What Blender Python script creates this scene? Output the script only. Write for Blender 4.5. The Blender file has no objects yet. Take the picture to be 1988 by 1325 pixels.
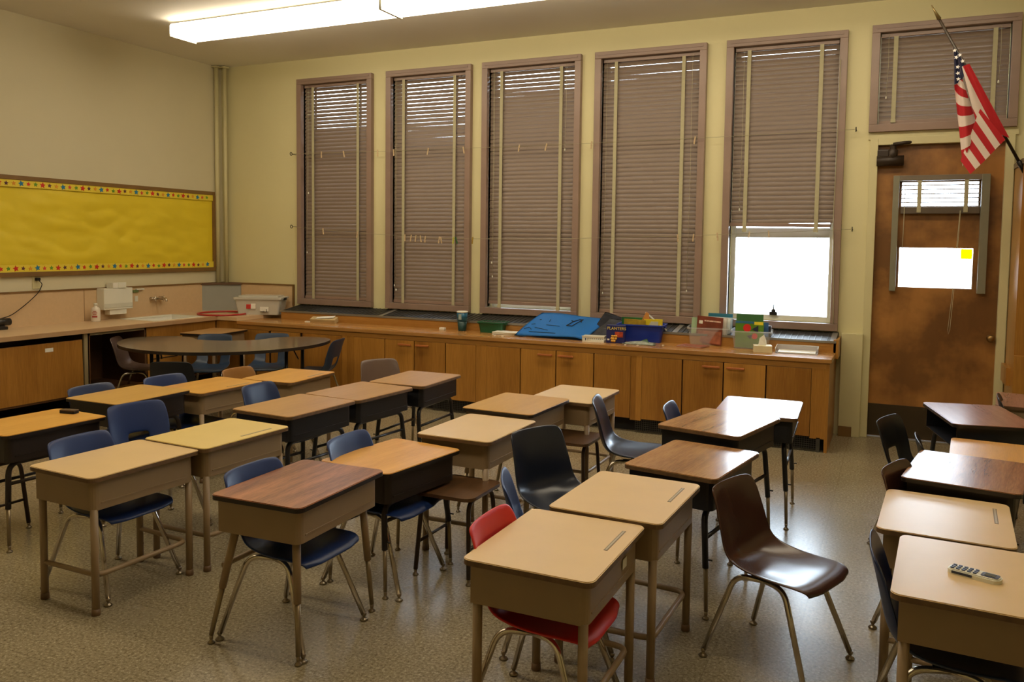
import bpy, bmesh, math, random
from mathutils import Vector, Matrix
random.seed(7)
PI = math.pi
COL = bpy.context.scene.collection

# ------------------------------------------------------------------ camera
YAW, PIT, ROL, FPX = 0.432993659, 0.0647956532, 0.0123071261, 1610.12848
cy_, sy_, cp_, sp_ = math.cos(YAW), math.sin(YAW), math.cos(PIT), math.sin(PIT)
fwd = Vector((-sy_*cp_, cy_*cp_, -sp_)); rgt = Vector((cy_, sy_, 0)); upv = rgt.cross(fwd)
r2 = math.cos(ROL)*rgt + math.sin(ROL)*upv; u2 = -math.sin(ROL)*rgt + math.cos(ROL)*upv
cd = bpy.data.cameras.new('camera'); cam = bpy.data.objects.new('camera', cd); COL.objects.link(cam)
cam.matrix_world = Matrix(((r2.x, u2.x, -fwd.x, 7.639), (r2.y, u2.y, -fwd.y, -7.903), (r2.z, u2.z, -fwd.z, 1.661), (0, 0, 0, 1)))
cd.sensor_width = 36; cd.lens = FPX/1988*36; cd.shift_y = -83/1988; cd.clip_start = 0.05
bpy.context.scene.camera = cam
# ------------------------------------------------------------------ sky, exposure
SKY = 20.0
LAMP = 9.6
w = bpy.data.worlds.new('sky'); bpy.context.scene.world = w; w.use_nodes = True
bg = w.node_tree.nodes['Background']; bg.inputs[0].default_value = (0.80, 0.90, 1.0, 1); bg.inputs[1].default_value = SKY
vs = bpy.context.scene.view_settings
vs.view_transform = 'Standard'; vs.look = 'None'; vs.gamma = 1; vs.exposure = 0.0; vs.use_curve_mapping = False

# ------------------------------------------------------------------ materials
MATS = {}
def srgb(c):
    return tuple(((x/255)/12.92 if x/255 <= 0.04045 else ((x/255+0.055)/1.055)**2.4) for x in c)
def base(name):
    m = bpy.data.materials.new(name); m.use_nodes = True; MATS[name] = m
    return m, m.node_tree, m.node_tree.nodes['Principled BSDF']
def noise(nt, scale, stretch=(1, 1, 1), detail=4, rough=0.55, coord='Object', dist=0.0):
    tc = nt.nodes.new('ShaderNodeTexCoord'); mp = nt.nodes.new('ShaderNodeMapping'); n = nt.nodes.new('ShaderNodeTexNoise')
    nt.links.new(tc.outputs[coord], mp.inputs[0]); mp.inputs['Scale'].default_value = stretch
    nt.links.new(mp.outputs[0], n.inputs['Vector']); n.inputs['Scale'].default_value = scale
    n.inputs['Detail'].default_value = detail; n.inputs['Roughness'].default_value = rough; n.inputs['Distortion'].default_value = dist
    return n
def ramp(nt, fac, stops):
    r = nt.nodes.new('ShaderNodeValToRGB'); nt.links.new(fac, r.inputs[0])
    el = r.color_ramp.elements
    while len(el) < len(stops): el.new(0.5)
    for e, (p, c) in zip(el, stops): e.position = p; e.color = (*c, 1)
    return r
def bump(nt, b, fac, strength=0.2, dist=0.01):
    bp = nt.nodes.new('ShaderNodeBump'); bp.inputs['Strength'].default_value = strength; bp.inputs['Distance'].default_value = dist
    nt.links.new(fac, bp.inputs['Height']); nt.links.new(bp.outputs[0], b.inputs['Normal'])
def mat(name, rgb, rough=0.5, metal=0.0, var=0.06, vscale=6, bmp=0.0, bscale=60, spec=0.5, coord='Object'):
    if name in MATS: return MATS[name]
    m, nt, b = base(name); c = srgb(rgb)
    n = noise(nt, vscale, coord=coord)
    lo = tuple(x*(1-var) for x in c); hi = tuple(min(1, x*(1+var)) for x in c)
    r = ramp(nt, n.outputs['Fac'], [(0.3, lo), (0.7, hi)])
    nt.links.new(r.outputs[0], b.inputs['Base Color'])
    b.inputs['Roughness'].default_value = rough; b.inputs['Metallic'].default_value = metal; b.inputs['Specular IOR Level'].default_value = spec
    if bmp:
        n2 = noise(nt, bscale); bump(nt, b, n2.outputs['Fac'], bmp, 0.004)
    return m
def wood(name, dark, light, rough=0.4, axis='y', scale=10, contrast=(0.35, 0.68), ring=0.0, rnd=0.0, spec=0.5, fine=26):
    if name in MATS: return MATS[name]
    m, nt, b = base(name)
    st = {'y': (1, 0.06, 1), 'z': (1, 1, 0.06), 'x': (0.06, 1, 1)}[axis]
    n = noise(nt, scale, st, 6, 0.6, dist=0.6)
    n2 = noise(nt, scale*fine, st, 2, 0.5)
    mx = nt.nodes.new('ShaderNodeMath'); mx.operation = 'MULTIPLY_ADD'; mx.inputs[1].default_value = 0.35
    nt.links.new(n2.outputs['Fac'], mx.inputs[0])
    m2 = nt.nodes.new('ShaderNodeMath'); m2.operation = 'MULTIPLY'; m2.inputs[1].default_value = 0.65
    nt.links.new(n.outputs['Fac'], m2.inputs[0]); nt.links.new(m2.outputs[0], mx.inputs[2])
    fac = mx.outputs[0]
    if rnd:
        oi = nt.nodes.new('ShaderNodeObjectInfo'); a = nt.nodes.new('ShaderNodeMath'); a.operation = 'MULTIPLY_ADD'; a.inputs[1].default_value = rnd
        a2 = nt.nodes.new('ShaderNodeMath'); a2.operation = 'SUBTRACT'; a2.inputs[1].default_value = rnd*0.5
        nt.links.new(oi.outputs['Random'], a.inputs[0]); nt.links.new(fac, a2.inputs[0]); nt.links.new(a2.outputs[0], a.inputs[2]); fac = a.outputs[0]
    r = ramp(nt, fac, [(contrast[0], srgb(dark)), (contrast[1], srgb(light))])
    nt.links.new(r.outputs[0], b.inputs['Base Color']); b.inputs['Roughness'].default_value = rough; b.inputs['Specular IOR Level'].default_value = spec
    bump(nt, b, n2.outputs['Fac'], 0.05, 0.002)
    return m
def glassy(name, tint=(1, 1, 1), gloss=0.08, rough=0.02):
    m = bpy.data.materials.new(name); m.use_nodes = True; MATS[name] = m; nt = m.node_tree
    nt.nodes.remove(nt.nodes['Principled BSDF']); out = nt.nodes['Material Output']
    t = nt.nodes.new('ShaderNodeBsdfTransparent'); t.inputs[0].default_value = (*tint, 1)
    g = nt.nodes.new('ShaderNodeBsdfGlossy'); g.inputs['Roughness'].default_value = rough
    f = nt.nodes.new('ShaderNodeFresnel'); f.inputs[0].default_value = 1.45
    mx = nt.nodes.new('ShaderNodeMixShader'); nt.links.new(f.outputs[0], mx.inputs[0]); nt.links.new(t.outputs[0], mx.inputs[1]); nt.links.new(g.outputs[0], mx.inputs[2])
    nt.links.new(mx.outputs[0], out.inputs[0]); return m
def frosted(name, rgb, alpha=0.5):
    m = bpy.data.materials.new(name); m.use_nodes = True; MATS[name] = m; nt = m.node_tree; b = nt.nodes['Principled BSDF']
    b.inputs['Base Color'].default_value = (*srgb(rgb), 1); b.inputs['Roughness'].default_value = 0.25; b.inputs['Alpha'].default_value = alpha; return m

WALL = mat('wall_paint', (214, 205, 158), 0.6, var=0.025, vscale=1.2, bmp=0.05, bscale=90)
WALLL = mat('wall_paint_left', (212, 203, 170), 0.6, var=0.03, vscale=1.0, bmp=0.05, bscale=90)
CEIL = mat('ceiling_paint', (232, 228, 220), 0.7, var=0.02, vscale=1.0, bmp=0.04, bscale=60)
FRAME = mat('mauve_frame_paint', (142, 118, 104), 0.38, var=0.08, vscale=5, bmp=0.04, bscale=30)
SLAT = mat('taupe_slat', (122, 104, 88), 0.42, var=0.03, vscale=4)
TAPE = mat('ladder_tape', (176, 168, 134), 0.7, var=0.05, vscale=30)
CREAM = mat('cream_trim', (205, 196, 150), 0.5, var=0.03, vscale=3)
SASHW = mat('white_sash', (215, 213, 205), 0.45, var=0.03)
DARKM = mat('dark_metal', (42, 38, 34), 0.4, 0.6, var=0.1)
CHROME = mat('chrome_tube', (205, 196, 182), 0.2, 1.0, var=0.05, vscale=20)
GLIDE = mat('glide_metal', (150, 138, 120), 0.3, 1.0, var=0.1, vscale=40)
TANM = mat('tan_enamel', (146, 122, 90), 0.42, var=0.04, vscale=8)
DKBROWN = mat('dark_brown_enamel', (40, 30, 25), 0.4, var=0.08, vscale=8)
BLACKM = mat('black_enamel', (30, 30, 34), 0.32, var=0.06, vscale=8)
EDGET = mat('worn_edge_band', (104, 78, 50), 0.5, var=0.25, vscale=30)
EDGEB = mat('black_edge_band', (34, 26, 22), 0.4, var=0.1)
CREAMTOP = mat('cream_laminate', (216, 186, 138), 0.33, var=0.035, vscale=4, bmp=0.02, bscale=200)
YELTOP = mat('yellow_cream_laminate', (218, 192, 122), 0.36, var=0.03, vscale=4, bmp=0.02, bscale=200)
ORTOP = wood('honey_laminate', (196, 140, 62), (224, 172, 88), 0.32, 'y', 9)
GOLDTOP = wood('golden_laminate', (186, 142, 74), (206, 164, 92), 0.3, 'y', 9)
TANWOOD = wood('tan_wood_laminate', (168, 128, 80), (192, 150, 96), 0.32, 'y', 9)
GRAIN = wood('brown_woodgrain_laminate', (112, 68, 40), (178, 118, 78), 0.34, 'y', 12, (0.4, 0.62))
GRAIN2 = wood('oak_woodgrain_laminate', (136, 96, 58), (190, 144, 92), 0.2, 'y', 10, (0.38, 0.64))
GRAIN3 = wood('brown_oak_laminate', (124, 82, 52), (176, 128, 84), 0.27, 'y', 10, (0.38, 0.64))
PURPTOP = wood('reddish_laminate', (140, 96, 76), (168, 122, 98), 0.25, 'y', 9)
CAB = wood('varnished_cabinet_wood', (140, 92, 34), (186, 132, 58), 0.3, 'z', 5, (0.3, 0.72), rnd=0.25)
CABX = wood('varnished_frame_wood', (150, 102, 44), (186, 134, 66), 0.3, 'x', 5, (0.3, 0.72))
WTOP = wood('varnished_worktop', (156, 108, 56), (190, 140, 76), 0.22, 'x', 6, (0.3, 0.72))
DARKIN = mat('dark_cupboard_inside', (64, 40, 22), 0.7, var=0.1)
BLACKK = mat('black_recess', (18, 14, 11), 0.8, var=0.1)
PEACH = mat('peach_laminate', (208, 178, 138), 0.38, var=0.03, vscale=30)
TRIMB = mat('brown_trim', (122, 90, 46), 0.5, var=0.1)
GRILLE = mat('grille_metal', (70, 68, 62), 0.45, 0.4, var=0.1, vscale=20)
GRILLEL = mat('grille_light_bar', (140, 135, 124), 0.4, 0.5, var=0.08)
PAPERW = mat('white_paper', (225, 220, 205), 0.7, var=0.04, vscale=20)
WHITE = mat('white_plastic', (226, 224, 208), 0.35, var=0.02)
GLASS = glassy('window_glass', (0.93, 0.96, 0.98))

def door_mat():
    m, nt, b = base('stained_door_veneer')
    n = noise(nt, 3.0, (1, 1, 0.12), 6, 0.6, dist=0.4); n2 = noise(nt, 1.6, (1, 1, 1), 5, 0.6)
    r = ramp(nt, n.outputs['Fac'], [(0.3, srgb((138, 92, 42))), (0.7, srgb((176, 122, 60)))])
    r2_ = ramp(nt, n2.outputs['Fac'], [(0.42, srgb((92, 66, 38))), (0.6, (1, 1, 1))])
    mx = nt.nodes.new('ShaderNodeMix'); mx.data_type = 'RGBA'; mx.blend_type = 'MULTIPLY'; mx.inputs[0].default_value = 0.6
    nt.links.new(r.outputs[0], mx.inputs[6]); nt.links.new(r2_.outputs[0], mx.inputs[7]); nt.links.new(mx.outputs[2], b.inputs['Base Color'])
    b.inputs['Roughness'].default_value = 0.42
    return m
DOORW = door_mat()
def floor_mat():
    m, nt, b = base('speckled_floor_tile')
    n = noise(nt, 75, detail=5, rough=0.8); n1 = noise(nt, 2.2, detail=3)
    r = ramp(nt, n.outputs['Fac'], [(0.36, srgb((96, 84, 62))), (0.46, srgb((142, 128, 100))), (0.56, srgb((158, 146, 118))), (0.64, srgb((196, 186, 158)))])
    r1 = ramp(nt, n1.outputs['Fac'], [(0.3, (0.86, 0.86, 0.86)), (0.7, (1, 1, 1))])
    mx = nt.nodes.new('ShaderNodeMix'); mx.data_type = 'RGBA'; mx.blend_type = 'MULTIPLY'; mx.inputs[0].default_value = 1
    nt.links.new(r.outputs[0], mx.inputs[6]); nt.links.new(r1.outputs[0], mx.inputs[7])
    tc = nt.nodes.new('ShaderNodeTexCoord'); br = nt.nodes.new('ShaderNodeTexBrick')
    br.offset = 0; br.inputs['Scale'].default_value = 1; br.inputs['Brick Width'].default_value = 0.305; br.inputs['Row Height'].default_value = 0.305
    br.inputs['Mortar Size'].default_value = 0.0022; br.inputs['Mortar Smooth'].default_value = 0.6
    br.inputs['Color1'].default_value = (1, 1, 1, 1); br.inputs['Color2'].default_value = (0.95, 0.95, 0.94, 1); br.inputs['Mortar'].default_value = (0.72, 0.7, 0.66, 1)
    nt.links.new(tc.outputs['Object'], br.inputs['Vector'])
    m2 = nt.nodes.new('ShaderNodeMix'); m2.data_type = 'RGBA'; m2.blend_type = 'MULTIPLY'; m2.inputs[0].default_value = 1
    nt.links.new(mx.outputs[2], m2.inputs[6]); nt.links.new(br.outputs['Color'], m2.inputs[7])
    nt.links.new(m2.outputs[2], b.inputs['Base Color'])
    n3 = noise(nt, 2.0, detail=2); rr = ramp(nt, n3.outputs['Fac'], [(0.2, (0.25,)*3), (0.8, (0.28,)*3)])
    nt.links.new(rr.outputs[0], b.inputs['Roughness'])
    bump(nt, b, n.outputs['Fac'], 0.03, 0.001)
    return m
FLOOR = floor_mat()

# ------------------------------------------------------------------ mesh helpers
def obj(name, bm, m, parent=None, loc=None, rot=None, smooth=False, auto=False):
    me = bpy.data.meshes.new(name)
    if isinstance(m, (list, tuple)):
        for x in m: me.materials.append(x)
    else: me.materials.append(m)
    if smooth:
        for f in bm.faces: f.smooth = True
    bm.normal_update(); bm.to_mesh(me); bm.free()
    o = bpy.data.objects.new(name, me); COL.objects.link(o)
    if parent: o.parent = parent
    if loc: o.location = loc
    if rot: o.rotation_euler = rot
    return o
def tag(o, label=None, cat=None, group=None, kind=None):
    if label: o['label'] = label
    if cat: o['category'] = cat
    if group: o['group'] = group
    if kind: o['kind'] = kind
    return o
def empty(name, loc=(0, 0, 0), rz=0, label=None, cat=None, group=None, kind=None):
    o = bpy.data.objects.new(name, None); COL.objects.link(o); o.location = loc; o.rotation_euler = (0, 0, rz); o.empty_display_size = 0.1
    return tag(o, label, cat, group, kind)
def B(): return bmesh.new()
def box(bm, x0, x1, y0, y1, z0, z1, mi=0, bev=0.0):
    g = bmesh.ops.create_cube(bm, size=1)
    vs_ = g['verts']
    for v in vs_:
        v.co = Vector(((x0+x1)/2+v.co.x*(x1-x0), (y0+y1)/2+v.co.y*(y1-y0), (z0+z1)/2+v.co.z*(z1-z0)))
    fs = set(f for v in vs_ for f in v.link_faces)
    for f in fs: f.material_index = mi
    if bev > 0:
        es = list(set(e for v in vs_ for e in v.link_edges))
        r = bmesh.ops.bevel(bm, geom=es, offset=bev, segments=2, affect='EDGES', profile=0.6)
        for f in r['faces']: f.material_index = mi
    return vs_
def bx(*a, **k):
    bm = B(); box(bm, *a, **k); return bm
def roundpath(pts, r, n=5):
    pts = [Vector(p) for p in pts]
    if r <= 0: return pts
    out = [pts[0]]
    for i in range(1, len(pts)-1):
        p, a, c = pts[i], pts[i-1]-pts[i], pts[i+1]-pts[i]
        d = min(r, a.length*0.49, c.length*0.49)
        A, C_ = p+a.normalized()*d, p+c.normalized()*d
        for k in range(n+1):
            t = k/n; out.append(A*(1-t)**2+p*2*t*(1-t)+C_*t*t)
    out.append(pts[-1]); return out
def tube(bm, pts, r, seg=8, rr=0.0, mi=0, closed=False):
    P = roundpath(pts, rr) if not closed else [Vector(p) for p in pts]
    n = len(P); rings = []
    rad = r if isinstance(r, (list, tuple)) else None
    t0 = (P[1]-P[0]).normalized(); up = Vector((0, 0, 1)) if abs(t0.z) < 0.9 else Vector((1, 0, 0))
    a = t0.cross(up).normalized()
    for i in range(n):
        if closed: t = (P[(i+1) % n]-P[i-1]).normalized()
        elif i == 0: t = P[1]-P[0]
        elif i == n-1: t = P[-1]-P[-2]
        else: t = (P[i+1]-P[i]).normalized()+(P[i]-P[i-1]).normalized()
        t = t.normalized(); a = (a-t*a.dot(t)).normalized(); b = t.cross(a)
        ri = (rad[0]+(rad[1]-rad[0])*i/(n-1)) if rad else r
        rings.append([bm.verts.new(P[i]+(a*math.cos(2*PI*k/seg)+b*math.sin(2*PI*k/seg))*ri) for k in range(seg)])
    m_ = n if closed else n-1
    for i in range(m_):
        A, C_ = rings[i], rings[(i+1) % n]
        for k in range(seg):
            f = bm.faces.new((A[k], A[(k+1) % seg], C_[(k+1) % seg], C_[k])); f.smooth = True; f.material_index = mi
    if not closed:
        f = bm.faces.new(rings[0][::-1]); f.material_index = mi
        f = bm.faces.new(rings[-1]); f.material_index = mi
def lathe(bm, prof, c=(0, 0, 0), seg=16, mi=0, smooth=True):
    rings = []
    for r, z in prof:
        rings.append([bm.verts.new((c[0]+r*math.cos(2*PI*k/seg), c[1]+r*math.sin(2*PI*k/seg), c[2]+z)) for k in range(seg)])
    for A, C_ in zip(rings, rings[1:]):
        for k in range(seg):
            f = bm.faces.new((A[k], A[(k+1) % seg], C_[(k+1) % seg], C_[k])); f.smooth = smooth; f.material_index = mi
    bm.faces.new(rings[0][::-1]).material_index = mi; bm.faces.new(rings[-1]).material_index = mi
def prism(bm, poly, z0, z1, mi_top=0, mi_side=0, ax='z'):
    def P(p, h):
        return {'z': (p[0], p[1], h), 'y': (p[0], h, p[1]), 'x': (h, p[0], p[1])}[ax]
    a = [bm.verts.new(P(p, z0)) for p in poly]; b = [bm.verts.new(P(p, z1)) for p in poly]
    n = len(poly)
    f = bm.faces.new(a[::-1]); f.material_index = mi_side
    f = bm.faces.new(b); f.material_index = mi_top
    for i in range(n):
        f = bm.faces.new((a[i], a[(i+1) % n], b[(i+1) % n], b[i])); f.material_index = mi_side
    bmesh.ops.recalc_face_normals(bm, faces=bm.faces[:])
def rrect(w, l, r, n=5):
    pts = []
    for sx, sy, a0 in ((1, 1, 0), (-1, 1, 90), (-1, -1, 180), (1, -1, 270)):
        for k in range(n+1):
            a = math.radians(a0+90*k/n); pts.append((sx*(w/2-r)+r*math.cos(a), sy*(l/2-r)+r*math.sin(a)))
    return pts
def text(name, body, size, m, parent, loc, rot, ext=0.0006):
    c = bpy.data.curves.new(name, 'FONT'); c.body = body; c.size = size; c.extrude = ext; c.align_x = 'CENTER'; c.align_y = 'CENTER'; c.materials.append(m)
    tmp = bpy.data.objects.new('tmp_text', c); COL.objects.link(tmp); bpy.context.view_layer.update()
    me = bpy.data.meshes.new_from_object(tmp.evaluated_get(bpy.context.evaluated_depsgraph_get())); bpy.data.objects.remove(tmp); bpy.data.curves.remove(c)
    me.name = name; o = bpy.data.objects.new(name, me); COL.objects.link(o); o.parent = parent; o.location = loc; o.rotation_euler = rot; return o

# ------------------------------------------------------------------ room shell
ZC = 3.787; XR = 10.2; YF = -10.2
WIN = [(1.200, 2.248), (2.438, 3.500), (3.631, 4.730), (4.875, 5.971), (6.151, 7.189)]
ZT, ZB = 3.555, 0.927
W6 = (7.379, 8.483, 2.666, 3.571)
FW = 0.065
holes = [(a+FW, b-FW, ZB+FW, ZT-FW) for a, b in WIN]+[(W6[0]+FW, W6[1]-FW, W6[2]+FW, W6[3]-FW), (7.43, 8.44, -0.3, 2.585)]
def wall_back():
    bm = B(); hs = holes
    cols = []; x = -0.3
    groups = [[h] for h in hs[:5]]+[[hs[5], hs[6]]]
    for g in groups:
        x0 = min(h[0] for h in g); x1 = max(h[1] for h in g)
        box(bm, x, x0, 0, 0.22, -0.3, ZC+0.2); 
        if len(g) == 1:
            h = g[0]; box(bm, h[0], h[1], 0, 0.22, -0.3, h[2]); box(bm, h[0], h[1], 0, 0.22, h[3], ZC+0.2)
        else:
            w6, d = g
            box(bm, x0, x1, 0, 0.22, w6[3], ZC+0.2); box(bm, x0, x1, 0, 0.22, d[3], w6[2])
            if d[0] < w6[0]: box(bm, x0, w6[0], 0, 0.22, w6[2], w6[3])
            else: box(bm, x0, d[0], 0, 0.22, -0.3, d[3])
            if w6[1] < d[1]: box(bm, w6[1], x1, 0, 0.22, w6[2], w6[3])
            else: box(bm, d[1], x1, 0, 0.22, -0.3, d[3])
        x = x1
    box(bm, x, XR+0.3, 0, 0.22, -0.3, ZC+0.2)
    return bm
tag(obj('wall_back', wall_back(), WALL), 'long cream wall holding the row of tall windows and the outside door', kind='structure')
tag(obj('wall_left', bx(-0.2, 0, YF-.2, 0, -0.3, ZC+0.2), WALLL), 'cream wall behind the yellow bulletin board', kind='structure')
tag(obj('wall_right', bx(XR, XR+.2, YF-.2, 0, -0.3, ZC+0.2), WALL), kind='structure')
tag(obj('wall_front', bx(0, XR, YF-.2, YF, -0.3, ZC+0.2), WALL), kind='structure')
tag(obj('floor', bx(-.2, XR+.2, YF-.2, 0.22, -0.3, 0), FLOOR), 'speckled beige tile floor', kind='structure')
tag(obj('ceiling', bx(0, XR, YF, 0, ZC, ZC+0.2), CEIL), 'plain pale ceiling', kind='structure')
tag(obj('pavement_outside', bx(-30, 40, 0.22, 60, -0.5, -0.35), mat('pale_concrete', (190, 186, 176), 0.8, var=0.08, vscale=1)), kind='structure')
# ceiling / wall trim
tag(obj('trim_1', bx(7.225, 7.40, -0.07, 0, 0, 0.915, bev=0.004), CREAM), 'boxed-in cream wall casing beside the counter end', kind='structure')
tag(obj('trim_2', bx(7.225, 7.335, -0.085, -0.07, 0, 0.09, bev=0.003), TRIMB), kind='structure')

# windows
def frame_parts(root, x0, x1, z0, z1, fw=FW, m=FRAME, ya=-0.055, yb=0.06):
    obj('frame_rail', bx(x0, x1, ya, yb, z1-fw, z1, bev=0.004), m, root)
    obj('frame_rail', bx(x0, x1, ya, yb, z0, z0+fw, bev=0.004), m, root)
    obj('frame_stile', bx(x0, x0+fw, ya, yb, z0+fw, z1-fw, bev=0.004), m, root)
    obj('frame_stile', bx(x1-fw, x1, ya, yb, z0+fw, z1-fw, bev=0.004), m, root)
    s = bx(x0+fw*0.55, x1-fw*0.55, ya-0.006, ya+0.004, z1-fw*0.55, z1-fw*0.3); obj('frame_bead', s, m, root)
def sash(root, x0, x1, z0, z1, rails, t=0.04):
    ya, yb = 0.105, 0.15
    obj('sash_stile', bx(x0, x0+t, ya, yb, z0, z1, bev=0.003), SASHW, root)
    obj('sash_stile', bx(x1-t, x1, ya, yb, z0, z1, bev=0.003), SASHW, root)
    for a, b in rails: obj('sash_rail', bx(x0+t, x1-t, ya, yb, a, b, bev=0.003), SASHW, root)
    edges = sorted(rails); 
    for (a, b), (c, d) in zip(edges, edges[1:]):
        if c-b > 0.15: obj('pane', bx(x0+t, x1-t, 0.126, 0.130, b, c), GLASS, root)
LBL = ['leftmost of the tall windows, next to the corner pipes', 'second tall window from the left', 'middle tall window, blind stopping just short of the sill', 'fourth tall window from the left, above the blue bin', 'rightmost tall window with its lower half uncovered']
SLATMESH = {}
def slat_mesh(wd, wid=0.05, arc=0.006):
    key = round(wd, 3)
    if key in SLATMESH: return SLATMESH[key]
    bm = B(); n = 4; rows = []
    for k in range(n+1):
        t = k/n*2-1
        rows.append([bm.verts.new((sx*wd/2, t*wid/2, arc*(1-t*t))) for sx in (-1, 1)])
    for a, b in zip(rows, rows[1:]):
        f = bm.faces.new((a[0], a[1], b[1], b[0])); f.smooth = True
    me = bpy.data.meshes.new('slat'); me.materials.append(SLAT); bm.to_mesh(me); bm.free(); SLATMESH[key] = me; return me
def blind(x0, x1, ztop, zbot, tiltf, label, pitch=0.0425, tapes=(0.14, 0.84), sag=0.0, cords=((0.05, 0.8), (0.055, 0.9)), taperaise=0.0, tail=0.05, y=0.025):
    root = empty('venetian_blind', ((x0+x1)/2, y, ztop), 0, label, 'blind', 'venetian blinds on the window wall')
    W_ = x1-x0-0.016; H = ztop-zbot; me = slat_mesh(W_)
    obj('head_rail', bx(-W_/2, W_/2, -0.02, 0.025, -0.035, 0, bev=0.003), FRAME, root)
    n = round((H-0.072)/pitch); pitch = (H-0.072)/n
    for i in range(n):
        o = bpy.data.objects.new('slat', me); COL.objects.link(o); o.parent = root
        z = -0.058-i*pitch; u = i/max(1, n-1)
        o.location = (0, 0, z+random.uniform(-.0004, .0004)); o.rotation_euler = (math.radians(tiltf(u)+random.uniform(-.4, .4)), -sag*max(0, (u-0.9)/0.1) if sag else random.uniform(-.0012, .0012), 0)
    zb = -0.058-n*pitch
    obj('bottom_rail', bx(-W_/2, W_/2, -0.022, 0.022, zb-0.012, zb+0.020, bev=0.004), FRAME, root, rot=(0, sag, 0))
    for t in tapes:
        xx = -W_/2+t*W_; bm = B(); yy = -0.028
        box(bm, xx-0.017, xx+0.017, yy, yy+0.0015, zb-tail, -0.03)
        box(bm, xx-0.017, xx+0.017, 0.026, 0.0275, zb, -0.03)
        obj('ladder_tape', bm, TAPE, root)
        obj('tape_clip', bx(xx-0.02, xx+0.02, yy-0.006, yy+0.004, zb-tail, zb-tail+0.03, bev=0.002), TAPE, root)
    for (cx, cl) in cords:
        xx = -W_/2+cx*W_; bm = B(); tube(bm, [(xx, -0.034, -0.02), (xx+0.004, -0.036, -H*cl*0.5), (xx-0.004, -0.035, -H*cl)], 0.0016, 5)
        c = obj('cord', bm, TAPE, root)
        b2 = B(); lathe(b2, [(0.003, 0.02), (0.006, 0.012), (0.007, 0), (0.004, -0.004)], (xx-0.004, -0.035, -H*cl-0.012), 8); obj('cord_knob', b2, WHITE, c)
    return root
for i, (a, b) in enumerate(WIN):
    root = empty(f'window_{i+1}', (0, 0, 0), 0, LBL[i], None, None, 'structure')
    frame_parts(root, a, b, ZB, ZT)
    rails = [(ZB+FW, ZB+FW+0.045), (1.755, 1.845), (2.68, 2.75), (ZT-FW-0.05, ZT-FW)]
    sash(root, a+FW, b-FW, ZB+FW, ZT-FW, rails)
root = empty('window_6', (0, 0, 0), 0, 'wide transom window above the wooden door', None, None, 'structure')
frame_parts(root, W6[0], W6[1], W6[2], W6[3]); sash(root, W6[0]+FW, W6[1]-FW, W6[2]+FW, W6[3]-FW, [(W6[2]+FW, W6[2]+FW+.04), (W6[3]-FW-.04, W6[3]-FW)])
def tilt(t0, t1, u1): return lambda u: t0+(t1-t0)*u/u1 if u < u1 else min(t1+3, t1+(u-u1)*20)
BT = [tilt(60.5, 67.5, .24), tilt(60, 67.5, .27), tilt(61, 69, .11), tilt(66, 70, .1), tilt(64, 70, .06)]
blind(WIN[0][0]+FW, WIN[0][1]-FW, ZT-FW, ZB+FW, BT[0], 'closed taupe venetian blind nearest the corner pipes, three pegs in front', cords=((0.05, 0.78), (0.075, 0.5)))
blind(WIN[1][0]+FW, WIN[1][1]-FW, ZT-FW, ZB+FW, BT[1], 'closed taupe venetian blind with a row of pale pegs across its lower part', cords=((0.03, 0.92), (0.05, 0.94)))
blind(WIN[2][0]+FW, WIN[2][1]-FW, ZT-FW, ZB+FW+0.035, BT[2], 'taupe venetian blind whose light bottom rail hangs above the sill, behind the blue poster', cords=((0.05, 0.82), (0.06, 0.88), (0.9, 0.35)))
blind(WIN[3][0]+FW, WIN[3][1]-FW, ZT-FW, ZB+FW, BT[3], 'closed taupe venetian blind with a bright pinhole of light in its middle', cords=((0.045, 0.92), (0.93, 0.9)))
blind(WIN[4][0]+FW, WIN[4][1]-FW, ZT-FW, 1.85, BT[4], 'taupe venetian blind raised halfway over a bright white pane', sag=0.012, cords=((0.09, 0.9),), tail=0.06)
blind(W6[0]+FW, W6[1]-FW, W6[3]-FW, W6[2]+FW, lambda u: 66 if u < .05 else 70-2*u, 'short taupe venetian blind in the transom over the door', cords=((0.06, 0.7), (0.93, 0.6)), tapes=(0.12, 0.89), tail=0.0, pitch=0.0415)
# window latch and loose cord at window 5
lt = empty('window_latch', (6.62, 0.10, ZB+FW+0.045), 0, 'small dark cam latch at the bottom of the uncovered pane', 'latch')
bm = B(); box(bm, -0.035, 0.035, -0.02, 0.01, 0, 0.03, bev=0.004); lathe(bm, [(0.02, 0.03), (0.018, 0.05), (0.006, 0.055), (0.005, 0.10)], (0, 0, 0), 10); obj('latch_body', bm, DARKM, lt)
bm = B(); tube(bm, [(7.135, -0.062, 3.3), (7.13, -0.064, 2.6), (7.12, -0.06, 1.9), (7.135, -0.062, 1.6), (7.15, -0.062, 1.1), (7.155, -0.064, 0.99)], 0.003, 5)
b5_ = bpy.data.objects['venetian_blind.004']; obj('cord', bm, TAPE, b5_, loc=-b5_.location)

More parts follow.
